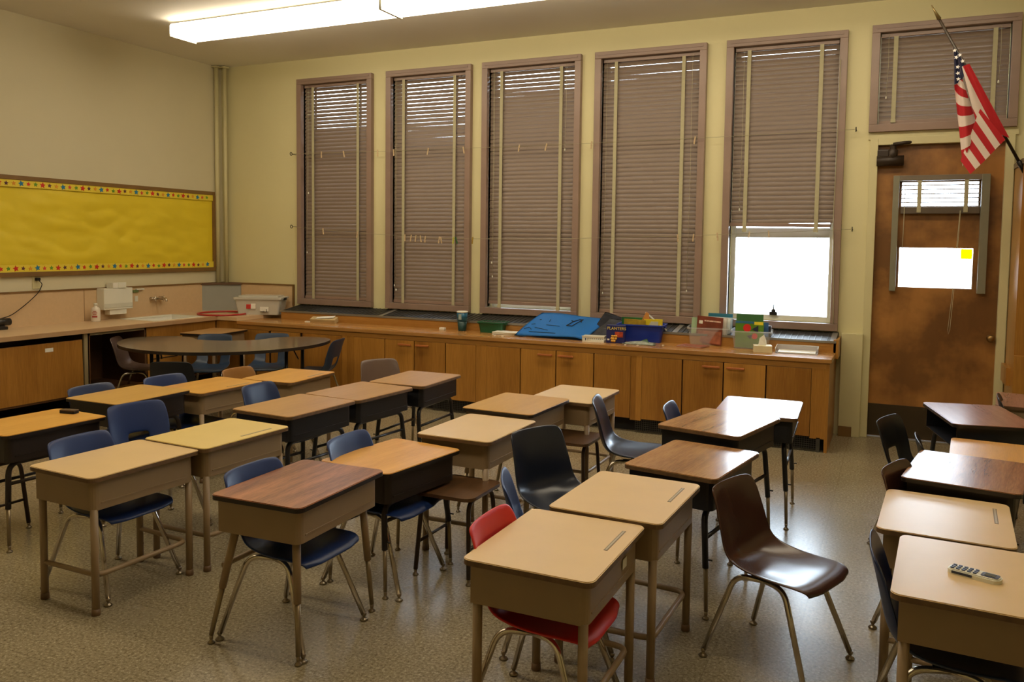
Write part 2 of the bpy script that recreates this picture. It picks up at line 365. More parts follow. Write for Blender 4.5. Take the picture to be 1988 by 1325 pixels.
# ------------------------------------------------------------------ door
DX0, DX1, DZ = 7.43, 8.44, 2.585
d = empty('door_1', (0, 0, 0), 0, 'stained orange wooden outside door with two small panes', None, None, 'structure')
bm = B(); y0, y1 = 0.03, 0.075
U = (7.66, 8.24, 2.00, 2.235); L = (7.66, 8.22, 1.335, 1.675)
x0, x1 = DX0+.02, DX1-.015
box(bm, x0, U[0], y0, y1, 0.015, DZ-.03); box(bm, U[1], x1, y0, y1, 0.015, DZ-.03)
box(bm, U[0], U[1], y0, y1, 0.015, L[2]); box(bm, U[0], U[1], y0, y1, L[3], U[2]); box(bm, U[0], U[1], y0, y1, U[3], DZ-.03)
box(bm, L[1], U[1], y0, y1, L[2], L[3])
bmesh.ops.remove_doubles(bm, verts=bm.verts[:], dist=1e-5)
obj('door_leaf', bm, DOORW, d)
obj('pane', bx(U[0], U[1], 0.05, 0.055, U[2], U[3]), GLASS, d); obj('pane', bx(L[0], L[1], 0.05, 0.055, L[2], L[3]), GLASS, d)
obj('kick_plate', bx(x0+.01, x1-.01, 0.026, 0.031, 0.02, 0.30), mat('dull_kick_plate', (70, 58, 40), 0.4, 0.4, var=0.1), d)
bm = B(); lathe(bm, [(0.030, 0), (0.030, 0.006), (0.012, 0.012), (0.012, 0.04), (0.026, 0.05), (0.030, 0.065), (0.022, 0.078), (0.004, 0.082)], (0, 0, 0), 16)
obj('door_knob', bm, mat('brass_knob', (150, 120, 74), 0.35, 0.9), d, loc=(8.375, 0.03, 0.93), rot=(PI/2, 0, 0))
bm = B(); box(bm, DX0-.035, DX0+.03, -0.03, 0.1, 0, DZ+.02, bev=.004); box(bm, DX1-.025, DX1+.04, -0.03, 0.1, 0, DZ+.02, bev=.004); box(bm, DX0+.03, DX1-.025, -0.03, 0.1, DZ-.03, DZ+.035, bev=.004)
obj('door_frame', bm, CREAM, d)
obj('threshold', bx(DX0+.03, DX1-.025, -0.02, 0.12, 0, 0.013, bev=.003), mat('alu_threshold', (170, 160, 140), 0.35, 0.8), d)
tag(obj('trim_3', bx(DX0-.05, DX1+.06, -0.02, 0, DZ+.02, W6[2]), CREAM), kind='structure')
cl = empty('door_closer', (7.54, -0.0, 2.48), 0, 'bulky dark brown closer at the top corner of the door', 'door closer'); cl.scale = (1.25, 1.1, 1.25)
CLM = mat('closer_brown', (52, 40, 30), 0.45, 0.3, var=0.15, vscale=15)
bm = B(); tube(bm, [(-.07, -.03, -.05), (.10, -.03, -.05)], .035, 14); box(bm, -.07, .02, -.03, .03, -.06, .03, bev=.01); obj('closer_body', bm, CLM, cl)
bm = B(); lathe(bm, [(.03, -.05), (.032, .02), (.02, .03), (.018, .06)], (0.03, -.03, 0), 12); obj('spindle', bm, CLM, cl)
bm = B(); tube(bm, [(.03, -.04, .06), (.10, -.05, .068), (.16, -.0, .075)], .012, 8); obj('closer_arm', bm, CLM, cl)
# blind in door
db = empty('door_blind', (7.955, 0.0, 2.29), 0, 'little blind gathered at the top of the metal frame on the door', 'blind')
GM = mat('grey_channel', (132, 128, 108), 0.45, 0.2)
obj('side_channel', bx(-.365, -.315, -.035, .028, -.99, 0, bev=.003), GM, db); obj('side_channel', bx(.30, .362, -.035, .028, -.99, 0, bev=.003), GM, db)
obj('head_channel', bx(-.315, .30, -.035, .028, -.045, 0, bev=.003), mat('dull_mauve_channel', (120, 108, 92), 0.5), db)
me = slat_mesh(0.60, 0.042)
for k in range(6):
    o = bpy.data.objects.new('slat', me); COL.objects.link(o); o.parent = db; o.location = (-0.005, -0.002, -0.085-k*0.036); o.rotation_euler = (math.radians(14), 0, 0)
obj('stacked_slats', bx(-.30, .295, -.025, .02, -.325, -.268, bev=.004), mat('taupe_stack', (92, 80, 66), 0.5), db)
for xx in (-.16, .19): obj('ladder_tape', bx(xx-.016, xx+.016, -.034, -.030, -.315, -.045), TAPE, db)
bm = B(); tube(bm, [(-.27, -.034, -.1), (-.272, -.034, -.5), (-.275, -.03, -.63)], .0025, 5); obj('cord', bm, TAPE, db)
bm = B(); tube(bm, [(.15, -.034, -.3), (.12, -.038, -1.0), (.10, -.04, -1.3), (.105, -.04, -1.34), (.115, -.04, -1.3), (.13, -.038, -1.0), (.155, -.034, -.3)], .0022, 5); obj('cord', bm, TAPE, db)
tag(obj('sticky_note', bx(8.13, 8.215, 0.044, 0.046, 1.585, 1.67), glassy('yellow_note', (.9, .55, .0))), 'yellow square note stuck in the corner of the lower door pane', 'note')

# ------------------------------------------------------------------ ceiling lights
def lamp_mat():
    m = bpy.data.materials.new('lit_diffuser'); m.use_nodes = True; b = m.node_tree.nodes['Principled BSDF']
    b.inputs['Base Color'].default_value = (.9, .88, .8, 1); b.inputs['Emission Color'].default_value = (1.0, 0.86, 0.64, 1); b.inputs['Emission Strength'].default_value = LAMP; return m
LM = lamp_mat()
def ceiling_light(x0, x1, yc, label):
    t = empty('ceiling_light', (x0, yc, ZC-.022), 0, label, 'light fixture', 'wraparound fluorescent lights on the ceiling')
    Lg = x1-x0
    obj('housing', bx(0, Lg, -.125, .125, -.011, 0, bev=.003), WHITE, t)
    for q in (.3, Lg-.3): obj('ceiling_mount', bx(q-.03, q+.03, -.03, .03, 0, .022), WHITE, t)
    bm = B(); prism(bm, [(-.155, -.012), (.155, -.012), (.168, -.03), (.168, -.105), (.12, -.13), (-.12, -.13), (-.168, -.105), (-.168, -.03)], 0.008, Lg-.008, ax='x'); obj('diffuser', bm, LM, t)
    obj('end_cap', bx(0, .008, -.168, .168, -.132, -.03), WHITE, t); obj('end_cap', bx(Lg-.008, Lg, -.168, .168, -.132, -.03), WHITE, t)
rows = {-1.72: ['left half of the long lit ceiling fixture near the windows', 'right half of the long lit ceiling fixture near the windows', 'lit ceiling fixture near the windows, last towards the door'], -5.2: ['lit ceiling fixture over the left desks, out of frame', 'lit ceiling fixture over the middle desks, out of frame', 'lit ceiling fixture over the right desks, out of frame']}
for yc, ls in rows.items():
    for k in range(3): ceiling_light(1.17+k*2.43, 1.17+k*2.43+2.42, yc, ls[k])

# ------------------------------------------------------------------ window-side counter
ZW = 0.77; YFR = -0.80
def base_unit(x0, x1, doors, label, vent=()):
    u = empty('base_cabinet', (x0, 0, 0), 0, label, 'cabinet', 'wooden base cabinets under the windows')
    W_ = x1-x0; zt = ZW-.035
    obj('top_rail', bx(0, W_, YFR, YFR+.022, 0.685, zt), CABX, u)
    obj('carcass', bx(0.002, W_-.002, YFR+.03, -0.02, 0.125, zt), DARKIN, u)
    xs = sorted(doors)
    obj('face_stile', bx(0, doors[0][0]-x0, YFR, YFR+.022, 0.11, 0.685), CAB, u)
    obj('face_stile', bx(doors[-1][1]-x0, W_, YFR, YFR+.022, 0.11, 0.685), CAB, u)
    for (a, b, h) in doors:
        g = 0.003
        dd = obj('door' if h else 'panel', bx(a-x0+g, b-x0-g, YFR-.004, YFR+.02, 0.125, 0.682, bev=.002), CAB, u)
        if h:
            xh = (b-.10 if h == 'r' else a+.10)-x0
            bm = B(); box(bm, xh-.075, xh+.075, YFR-.035, YFR-.018, .632, .650, bev=.005); box(bm, xh-.06, xh-.045, YFR-.02, YFR-.003, .634, .648); box(bm, xh+.045, xh+.06, YFR-.02, YFR-.003, .634, .648)
            obj('handle', bm, wood('handle_wood', (150, 84, 40), (190, 112, 60), 0.35, 'x', 6), dd)
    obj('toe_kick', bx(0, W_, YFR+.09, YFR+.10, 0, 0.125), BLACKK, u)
    for (a, b) in vent:
        bm = B()
        n = int((b-a)/.018)
        for k in range(n+1): box(bm, a-x0+k*(b-a)/n-.0015, a-x0+k*(b-a)/n+.0015, YFR+.004, YFR+.007, 0.005, 0.12)
        for k in range(7): box(bm, a-x0, b-x0, YFR+.002, YFR+.005, .008+k*.0175, .011+k*.0175)
        o = obj('vent_grid', bm, GRILLE, u); o['kind'] = 'stuff'
        obj('vent_rim', bx(b-x0, b-x0+.03, YFR, YFR+.03, 0, 0.12), GRILLE, u)
    return u
base_unit(0.98, 2.46, [(1.03, 1.42, ''), (1.45, 1.85, ''), (1.88, 2.40, 'l')], 'base cabinet at the corner end of the counter, behind the dark table')
base_unit(2.46, 4.04, [(2.55, 2.93, ''), (2.935, 3.28, 'r'), (3.285, 3.64, 'l'), (3.645, 3.98, '')], 'second base cabinet, behind the chair with the shiny grey back', vent=((3.50, 4.0),))
base_unit(4.04, 5.58, [(4.09, 4.45, ''), (4.455, 4.81, 'r'), (4.815, 5.18, 'l'), (5.185, 5.53, '')], 'third base cabinet, under the blue poster')
u = base_unit(5.58, 7.16, [(5.63, 5.99, ''), (5.995, 6.34, 'r'), (6.345, 6.69, 'l'), (6.695, 7.05, '')], 'rightmost base cabinet under the clear book bins', vent=((5.58, 5.85), (6.5, 7.1)))
obj('end_panel', bx(7.16-5.58, 7.185-5.58, YFR, 0, 0, ZW-.035), CAB, u)
tag(obj('worktop', bx(0.98, 7.20, YFR-.02, -0.03, ZW-.035, ZW, bev=.004), WTOP), 'long varnished wooden worktop running under the windows', 'worktop')
# heater ledge
lg = empty('heater_ledge', (0, 0, 0), 0, 'dark slotted heater cover on a wooden upstand along the sill', 'heater cover')
obj('upstand', bx(1.22, 7.20, -.36, -.34, ZW, 0.868), CABX, lg)
obj('ledge_end', bx(7.18, 7.22, -.36, 0, ZW-.05, 0.88), CAB, lg)
bm = B(); prism(bm, [(-.36, .862), (-.0, .915), (-.0, .85), (-.36, .85)], 1.20, 7.2, ax='x'); obj('cover_plate', bm, mat('slate_cover', (54, 52, 46), 0.5, 0.3), lg)
bm = B(); n = 118
for k in range(n):
    xx = 1.24+k*(5.93/n)
    for q in range(1):
        v = [(xx, -.35, .8655), (xx+.006, -.35, .8655), (xx+.006, -.01, .9155), (xx, -.01, .9155)]
        a = [bm.verts.new(p) for p in v]; b = [bm.verts.new((p[0], p[1], p[2]+.004)) for p in v]
        bm.faces.new(b); bm.faces.new(a[::-1])
        for i in range(4): bm.faces.new((a[i], a[(i+1) % 4], b[(i+1) % 4], b[i]))
o = obj('grille_bars', bm, GRILLE, lg); o['kind'] = 'stuff'
for xx in (2.55, 4.30, 5.78, 7.15):
    bm = B(); prism(bm, [(-.362, .868), (-.0, .921), (-.0, .91), (-.362, .857)], xx, xx+.045, ax='x'); obj('joint_strip', bm, GRILLEL, lg)
bm = B(); box(bm, 1.2, 7.2, -.366, -.358, .852, .872); obj('nosing', bm, GRILLEL, lg)

# ------------------------------------------------------------------ left counter
ZL = 0.81; XL = 0.69
lc = empty('sink_counter', (0, 0, 0), 0, 'peach laminate counter with an inset sink along the left wall', 'worktop')
SK = (0.14, 0.60, -1.62, -0.95)
def slab(bm, x0, x1, y0, y1): box(bm, x0, x1, y0, y1, ZL-.04, ZL)
bm = B(); slab(bm, 0, XL, -5.5, SK[2]); slab(bm, 0, SK[0], SK[2], SK[3]); slab(bm, SK[1], XL, SK[2], SK[3]); slab(bm, 0, XL, SK[3], 0); slab(bm, XL, .98, -.82, 0)
bmesh.ops.remove_doubles(bm, verts=bm.verts[:], dist=1e-5); obj('counter_slab', bm, PEACH, lc)
bm = B(); s0 = SK
for (a, b, c, e) in ((s0[0]-.015, s0[0]+.01, s0[2], s0[3]), (s0[1]-.01, s0[1]+.015, s0[2], s0[3]), (s0[0]-.015, s0[1]+.015, s0[2]-.015, s0[2]+.01), (s0[0]-.015, s0[1]+.015, s0[3]-.01, s0[3]+.015)): box(bm, a, b, c, e, ZL-.01, ZL+.006)
obj('sink_rim', bm, WHITE, lc)
bm = B(); box(bm, s0[0], s0[1], s0[2], s0[3], ZL-.17, ZL-.16); box(bm, s0[0]-.004, s0[0]+.004, s0[2], s0[3], ZL-.17, ZL); box(bm, s0[1]-.004, s0[1]+.004, s0[2], s0[3], ZL-.17, ZL); box(bm, s0[0], s0[1], s0[2]-.004, s0[2]+.004, ZL-.17, ZL); box(bm, s0[0], s0[1], s0[3]-.004, s0[3]+.004, ZL-.17, ZL)
obj('sink_basin', bm, mat('sink_enamel', (235, 232, 220), 0.2, var=0.02), lc)
obj('front_edge', bx(XL, XL+.004, -5.5, -.82, ZL-.042, ZL-.002), mat('edge_tan', (176, 140, 100), 0.45), lc)
# splash
sp = empty('splashback', (0, 0, 0), 0, 'peach laminate splashback edged with a thin brown strip', 'splashback')
obj('splash_panel', bx(0, .012, -5.5, -.30, ZL, 1.135), PEACH, sp); obj('splash_panel', bx(.30, 1.10, -.012, 0, ZL, 1.135), PEACH, sp)
obj('edge_strip', bx(0, .02, -5.5, 0, 1.135, 1.152), TRIMB, sp); obj('edge_strip', bx(0, 1.12, -.02, 0, 1.135, 1.152), TRIMB, sp); obj('edge_strip', bx(1.10, 1.122, -.02, 0, .90, 1.135), TRIMB, sp)
obj('joint_line', bx(.012, .0135, -1.98, -1.975, ZL, 1.135), TRIMB, sp)
cb = empty('corner_pipe_box', (0, 0, 0), 0, 'grey boxed panel set diagonally across the corner', 'pipe box')
bm = B(); prism(bm, [(0, -.38), (.30, 0), (0, 0)], ZL, 1.125); obj('grey_panel', bm, mat('grey_panel', (150, 150, 140), 0.5, var=0.03), cb)
bm = B(); prism(bm, [(0, -.40), (.33, 0), (0, 0)], 1.125, 1.15); obj('box_lid', bm, mat('dark_lid', (92, 66, 42), 0.5), cb)
for (px, py, rr, l) in ((.045, -.13, .026, 'cream heating pipe in the corner, the left one'), (.12, -.07, .023, 'cream heating pipe in the corner, the right one')):
    bm = B(); tube(bm, [(px, py, 1.15), (px, py, ZC)], rr, 14); pp = empty('wall_pipe', (0, 0, 0), 0, l, 'pipe', 'corner pipes'); obj('pipe_length', bm, CREAM, pp)
    bm = B(); lathe(bm, [(.055, 0), (.055, .012), (.03, .02)], (px, py, ZC-.025), 16); obj('pipe_collar', bm, CREAM, pp)
# left base units
def left_unit(y0, y1, label, kind_):
    u = empty('base_cabinet', (0, y0, 0), 0, label, 'cabinet', 'base cabinets under the sink counter')
    W_ = y1-y0; X = XL-.03; zt = ZL-.04
    GRY = mat('pale_frame_paint', (150, 134, 100), 0.5)
    bm = B(); box(bm, .02, .035, 0, W_, .17, zt); box(bm, .02, X, 0, .012, .17, zt); box(bm, .02, X, W_-.012, W_, .17, zt); box(bm, .02, X, 0, W_, .17, .19)
    obj('carcass', bm, mat('brown_cupboard_board', (96, 62, 30), .6), u)
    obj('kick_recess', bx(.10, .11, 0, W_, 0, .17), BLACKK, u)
    if kind_ == 'lean':
        obj('face_stile', bx(X-.02, X, W_-.05, W_, .17, zt), GRY, u)
        o = obj('door', bx(-.01, .012, .02, W_-.07, 0, .52, bev=.002), CAB, u, loc=(X, 0, .19), rot=(0, -.03, 0))
        obj('torn_sticker', bx(.012, .0135, .56, .64, .44, .475), PAPERW, o)
    if kind_ == 'open':
        obj('face_rail', bx(X-.02, X, 0, W_, zt-.03, zt), GRY, u); obj('shelf_front', bx(X-.02, X, 0, W_, .17, .20), CABX, u)
    if kind_ == 'drawers':
        obj('face_panel', bx(X-.02, X, 0, W_, .50, zt), CAB, u)
        for q in range(2):
            dr = obj('drawer_front', bx(X-.02, X+.006, 0.02+q*W_/2, W_/2-.02+q*W_/2, .21, .49, bev=.002), CAB, u)
            obj('finger_slot', bx(X+.004, X+.008, .06+q*W_/2, W_/2-.08+q*W_/2, .42, .43), BLACKK, dr)
    return u
left_unit(-5.0, -3.45, 'sink-side base cabinet outside the left edge of the picture', 'lean')
left_unit(-3.45, -2.44, 'leftmost base cabinet with a big loose orange door panel', 'lean')
left_unit(-2.44, -1.78, 'open dark cupboard bay without doors under the sink counter', 'open')
left_unit(-1.78, -0.80, 'orange wooden unit with slotted fronts under the sink', 'drawers')
u = empty('base_cabinet', (0, 0, 0), 0, 'short blank wooden corner cabinet under the red hoop', 'cabinet')
obj('face_panel', bx(XL-.03, .98, YFR, YFR+.02, .02, ZL-.04), CAB, u); obj('carcass', bx(.05, .97, YFR+.02, -.02, .02, ZL-.05), DARKIN, u)

# ------------------------------------------------------------------ bulletin board
bb = empty('bulletin_board', (0, 0, 0), 0, 'long bulletin board covered in crumpled yellow paper with star borders', 'bulletin board')
Z0, Z1, Y0, Y1 = 1.319, 2.247, -6.0, -0.16
bm = B(); nx, nz = 260, 44; V = []
import mathutils
for i in range(nx+1):
    row = []
    for j in range(nz+1):
        y = Y0+.03+(Y1-Y0-.06)*i/nx; z = Z0+.03+(Z1-Z0-.06)*j/nz
        p = Vector((y*1.6, z*3.2, 0)); h = mathutils.noise.noise(p)*.012+mathutils.noise.noise(p*3+Vector((5, 1, 0)))*.006+abs(mathutils.noise.noise(Vector((y*2.2+z*1.5, z*5-y*1.2, 3))))*.026+abs(mathutils.noise.noise(Vector((y*1.2-z*2.5, z*7+y*1.9, 8))))*.014
        e = min(1, min(i, nx-i)/4, min(j, nz-j)/4); row.append(bm.verts.new((.012+max(h, -.008)*e*min(1, max(0, min(j-2, nz-2-j)/6)), y, z)))
    V.append(row)
for i in range(nx):
    for j in range(nz): bm.faces.new((V[i][j], V[i+1][j], V[i+1][j+1], V[i][j+1])).smooth = True
obj('yellow_paper', bm, mat('yellow_paper', (228, 202, 40), 0.55, var=0.04, vscale=3), bb)
FRB = mat('board_frame_wood', (124, 92, 46), 0.5, var=0.1)
obj('frame_rail', bx(0, .035, Y0, Y1, Z1-.03, Z1+.012, bev=.003), FRB, bb); obj('frame_rail', bx(0, .035, Y0, Y1, Z0-.025, Z0+.02, bev=.003), FRB, bb); obj('frame_stile', bx(0, .035, Y1-.03, Y1+.02, Z0+.02, Z1-.03, bev=.003), FRB, bb)
SC = {'red': (206, 40, 30), 'green': (96, 150, 40), 'blue': (30, 120, 165), 'purple': (96, 52, 60), 'orange': (226, 150, 40), 'pink': (216, 74, 60)}
smesh = {}
def star_mesh(col, R):
    key = (col, R)
    if key in smesh: return smesh[key]
    bm = B(); pts = []
    for k in range(10):
        a = PI/2+k*PI/5; r = R if k % 2 == 0 else R*.48; pts.append((r*math.cos(a), r*math.sin(a)))
    prism(bm, pts, 0, .0025, ax='x'); me = bpy.data.meshes.new('star'); me.materials.append(mat('star_'+col, SC[col], .5, var=.02)); bm.to_mesh(me); bm.free(); smesh[key] = me; return me
seq = [('red', 0), ('green', 0), ('red', 1), ('purple', 0), ('orange', 0), ('blue', 1), ('pink', 0), ('green', 0), ('red', 1), ('purple', 0), ('orange', 0), ('blue', 1)]
for side, zc in (('top', Z1-.065), ('bottom', Z0+.055)):
    bm = B(); sg = 1 if side == 'top' else -1
    pts = []; N_ = 240; ya, yb = Y0+.03, Y1-.03
    lo = [(ya+(yb-ya)*k/N_, zc-sg*(.028+.008*abs(math.sin(k*PI/2*.98)))) for k in range(N_+1)]
    hi = [(yb, zc+sg*.036), (ya, zc+sg*.036)]
    prism(bm, lo+hi, .026, .028, ax='x')
    st = obj('star_border', bm, mat('border_yellow', (232, 208, 62), .5, var=.03), bb)
    y = -3.45; k = 0 if side == 'top' else 4
    while y < Y1-.06:
        c, big = seq[k % 12]; o = bpy.data.objects.new('star', star_mesh(c, .031 if big else .023)); COL.objects.link(o); o.parent = st; o.location = (.0285, y, zc+random.uniform(-.004, .004)); o.rotation_euler = (random.uniform(-.25, .25), 0, 0)
        y += .0735; k += 1

# ------------------------------------------------------------------ wall-side fittings
tdp = empty('towel_dispenser', (0, -1.66, .92), 0, 'white metal paper towel dispenser mounted above the counter', 'dispenser')
obj('dispenser_case', bx(.012, .125, -.17, .19, 0, .225, bev=.006), WHITE, tdp); obj('front_lip', bx(.124, .130, -.165, .185, .02, .065, bev=.002), mat('off_white', (206, 204, 188), .4), tdp)
obj('towel', bx(.03, .11, -.09, .12, -.055, 0, bev=.002), PAPERW, tdp)
bxx = empty('glove_box', (.08, -1.62, 1.147), 0, 'small white box sitting on the towel dispenser', 'box'); obj('box_body', bx(-.05, .05, -.10, .06, 0, .055, bev=.002), PAPERW, bxx); obj('box_front', bx(.05, .056, -.04, .06, -.0, .06, bev=.002), WHITE, bxx)
so = empty('wall_clip', (.012, -1.34, 1.08), 0, 'tiny green and white clip on the splashback beside the dispenser', 'clip')
obj('clip_body', bx(0, .02, -.04, .03, 0, .03, bev=.003), mat('moss_green', (96, 110, 60), .5), so); obj('clip_tab', bx(0, .03, .0, .10, .028, .042, bev=.003), WHITE, so); obj('clip_plate', bx(0, .008, -.01, .03, -.10, -.04, bev=.002), WHITE, so)
fc = empty('wall_faucet', (.012, -1.07, 1.0), 0, 'chrome faucet with two cross taps on the splashback', 'faucet')
bm = B(); tube(bm, [(0, -.06, 0), (.05, -.06, 0)], .02, 10); tube(bm, [(0, .06, 0), (.05, .06, 0)], .02, 10); tube(bm, [(.04, -.06, 0), (.04, .06, 0)], .015, 10); obj('mixer_body', bm, CHROME, fc)
bm = B(); tube(bm, [(.04, 0, 0), (.10, 0, .01), (.17, 0, 0), (.18, 0, -.03)], .012, 8, .03); obj('spout', bm, CHROME, fc)
for yy in (-.06, .06):
    bm = B(); tube(bm, [(.075, yy-.03, 0), (.075, yy+.03, 0)], .008, 8); tube(bm, [(.075, yy, -.03), (.075, yy, .03)], .008, 8); tube(bm, [(.05, yy, 0), (.08, yy, 0)], .012, 8); obj('tap_handle', bm, CHROME, fc)
bo = empty('lotion_bottle', (.12, -1.93, ZL), 0, 'white lotion bottle with red print standing on the counter', 'bottle')
bm = B(); lathe(bm, [(.042, 0), (.045, .01), (.045, .12), (.040, .14), (.018, .155), (.016, .165)], seg=16); obj('bottle_body', bm, mat('bottle_white', (224, 214, 198), .4), bo)
bm = B(); lathe(bm, [(.018, .165), (.018, .19), (.012, .192)], seg=12); obj('bottle_cap', bm, WHITE, bo)
RED = mat('label_red', (176, 70, 62), .5)
for q, (wd, zz) in enumerate(((.03, .105), (.05, .09), (.035, .075), (.05, .045))):
    obj('label_print', bx(-wd/2, wd/2, -.001, .0, 0, .007 if q < 3 else .018), RED, bo, loc=(.030, -.036, zz), rot=(0, 0, math.radians(40)))
ot = empty('power_outlet', (0, -2.50, 1.20), 0, 'small wall outlet with a black plug in it', 'outlet')
obj('outlet_plate', bx(0, .008, -.035, .045, -.03, .10, bev=.002), CREAM, ot); obj('plug', bx(.008, .045, -.015, .025, .05, .08, bev=.006), BLACKK, ot)
bm = B(); tube(bm, [(.04, -2.49, 1.25), (.06, -2.47, 1.22), (.05, -2.50, 1.14), (.04, -2.60, 1.05), (.04, -2.70, .98), (.06, -2.80, .93), (.08, -2.92, .91)], .004, 6, .05); cordbm = bm
sh = empty('pencil_sharpener', (.10, -2.93, ZL), 0, 'black pencil sharpener on the counter at the left edge', 'sharpener')
bm = B(); box(bm, -.04, .04, -.05, .05, 0, .03, bev=.006); tube(bm, [(0, -.09, .07), (0, .09, .07)], .036, 14); box(bm, -.02, .02, -.03, .03, .02, .06); obj('sharpener_body', bm, mat('black_plastic', (36, 32, 30), .35), sh)
obj('power_cord', cordbm, BLACKK, sh, loc=(-.10, 2.93, -ZL))
ho = empty('hula_hoop', (.56, -.60, ZL), 0, 'red plastic hoop lying on the corner of the counter', 'hoop')
bm = B(); tube(bm, [(.27*math.cos(a*PI/24), .27*math.sin(a*PI/24), .011) for a in range(48)], .010, 8, closed=True); obj('hoop_ring', bm, mat('hoop_red', (176, 44, 40), .35), ho)

# ------------------------------------------------------------------ bins and counter items
def bin_(name, loc, rz, w_, l_, h_, m, label, cat, flare=.02, lid=None, handles=True, t=.003):
    root = empty(name, loc, rz, label, cat); bm = B()
    def ring(s, z): return [bm.verts.new((x*1.0, y*1.0, z)) for x, y in rrect(w_+s*2, l_+s*2, .02)]
    rs = [ring(-flare, 0), ring(0, h_), ring(.012, h_), ring(.012, h_-.012), ring(.009, h_-.012), ring(.009, h_-.003), ring(-t, h_-.003), ring(-flare-t, t)]
    for A, C_ in zip(rs, rs[1:]):
        for i in range(len(A)): bm.faces.new((A[i], A[(i+1) % len(A)], C_[(i+1) % len(A)], C_[i]))
    bm.faces.new(rs[0][::-1]); bm.faces.new(rs[-1]); obj('bin_body', bm, m, root)
    if handles:
        for s in (-1, 1): obj('bin_handle', bx(s*(w_/2+.006)-.008, s*(w_/2+.006)+.008, -.045, .045, h_-.03, h_-.004, bev=.003), m, root)
    if lid:
        bm = B(); prism(bm, rrect(w_+.03, l_+.03, .025), h_-.004, h_+.012); prism(bm, rrect(w_-.06, l_-.06, .02), h_+.012, h_+.03); obj('bin_lid', bm, lid, root)
    return root
CLR = frosted('clear_plastic', (225, 228, 230), .16); CLRM = frosted('milky_plastic', (226, 222, 208), .62)
b1 = bin_('storage_bin', (.885, -.31, ZL), math.radians(24), .53, .32, .19, CLRM, 'clear lidded storage bin with a red label on the corner counter', 'bin', lid=CLRM, flare=.03)
obj('bin_contents', bx(-.21, .21, -.11, .11, .006, .12), mat('mixed_contents', (186, 176, 170), .7, var=.25, vscale=14), b1)
obj('red_label', bx(-.13, -.02, -.161, -.158, .055, .160), mat('label_red2', (196, 48, 38), .4), b1, rot=(math.radians(-6), 0, 0)); obj('label_inset', bx(-.075, -.02, -.164, -.161, .055, .115), PAPERW, b1, rot=(math.radians(-6), 0, 0))
lb = obj('number_label', bx(.03, .13, -.1605, -.158, .025, .080), PAPERW, b1, rot=(math.radians(-6), 0, 0)); text('lettering', '3', .045, BLACKK, b1, (.108, -.163, .05), (PI/2, 0, 0)); text('lettering', 'Grade', .022, BLACKK, b1, (.060, -.163, .040), (PI/2, 0, 0))
obj('latch', bx(.272, .285, -.05, .05, .165, .195, bev=.003), BLACKK, b1)
# paper wad
pw = empty('torn_papers', (1.90, -.46, ZW), math.radians(8), 'torn brown paper packet lying by the wooden upstand', 'papers')
obj('packet', bx(-.15, .16, -.03, .05, 0, .05, bev=.004), mat('manila', (190, 166, 118), .7, var=.1, vscale=15), pw, rot=(math.radians(20), 0, 0)); obj('loose_sheet', bx(-.08, .13, -.02, .05, .055, .058), PAPERW, pw, rot=(math.radians(12), math.radians(-4), .1)); obj('loose_sheet', bx(-.22, -.15, -.03, .0, 0, .01), PAPERW, pw)
tag(obj('paper_scrap', bx(3.36, 3.42, -.44, -.40, ZW, ZW+.022, bev=.002), PAPERW), 'tiny folded white scrap alone on the worktop left of the tumbler', 'scrap')
tm = empty('tumbler', (3.62, -.42, ZW), 0, 'blue and teal travel tumbler with a white lid', 'tumbler')
bm = B(); lathe(bm, [(.040, 0), (.042, .004), (.050, .10)]); obj('lower_cup', bm, mat('dark_teal', (24, 62, 60), .4), tm)
bm = B(); lathe(bm, [(.0505, .10), (.057, .19)]); obj('upper_cup', bm, mat('print_blue', (28, 92, 120), .4, var=.3, vscale=20), tm)
bm = B(); lathe(bm, [(.058, .188), (.059, .2), (.045, .205)]); obj('tumbler_lid', bm, WHITE, tm); obj('cup_base', bx(-.03, .03, -.03, .03, 0, .002), WHITE, tm)
obj('printed_panel', bx(-.012, .02, -.058, -.055, .12, .175), mat('pale_print', (150, 165, 160), .5, var=.3, vscale=60), tm)
b2 = bin_('green_basket', (3.96, -.38, ZW), math.radians(5), .27, .18, .11, mat('green_plastic', (24, 84, 52), .4), 'small green plastic basket beside the tumbler', 'basket', flare=.015)
pb = empty('paper_stack', (4.20, -.50, ZW), math.radians(10), 'low stack of loose papers between green basket and blue poster', 'papers')
for q in range(5): obj('sheet', bx(-.16, .14, -.08, .08, q*.006, q*.006+.005), [PAPERW, mat('kraft', (190, 168, 126), .7)][q % 2], pb, rot=(0, 0, random.uniform(-.2, .2)))
# blue poster
po = empty('blue_poster_stack', (0, 0, 0), 0, 'blue poster boards with black marker lines draped over the ledge', 'posters')
def sheet(c00, c10, c11, c01, bow, th, n=24, m_=10):
    bm = B(); g = []
    for i in range(n+1):
        r_ = []
        for j in range(m_+1):
            u_, v_ = i/n, j/m_
            p = Vector(c00)*(1-u_)*(1-v_)+Vector(c10)*u_*(1-v_)+Vector(c11)*u_*v_+Vector(c01)*(1-u_)*v_
            p.z += bow(u_, v_); r_.append(bm.verts.new(p))
        g.append(r_)
    for i in range(n):
        for j in range(m_): bm.faces.new((g[i][j], g[i+1][j], g[i+1][j+1], g[i][j+1])).smooth = True
    r = bmesh.ops.solidify(bm, geom=bm.faces[:], thickness=th); return bm
BLUE = mat('poster_blue', (52, 146, 232), .5, var=.02)
bowf = lambda u_, v_: .012*math.sin(PI*v_)+.008*math.sin(PI*u_*2)*v_-.6*max(0, u_-.8)**2
PC = [(4.30, -.62, ZW+.012), (5.02, -.62, ZW+.03), (5.12, -.16, .955), (4.40, -.16, .975)]
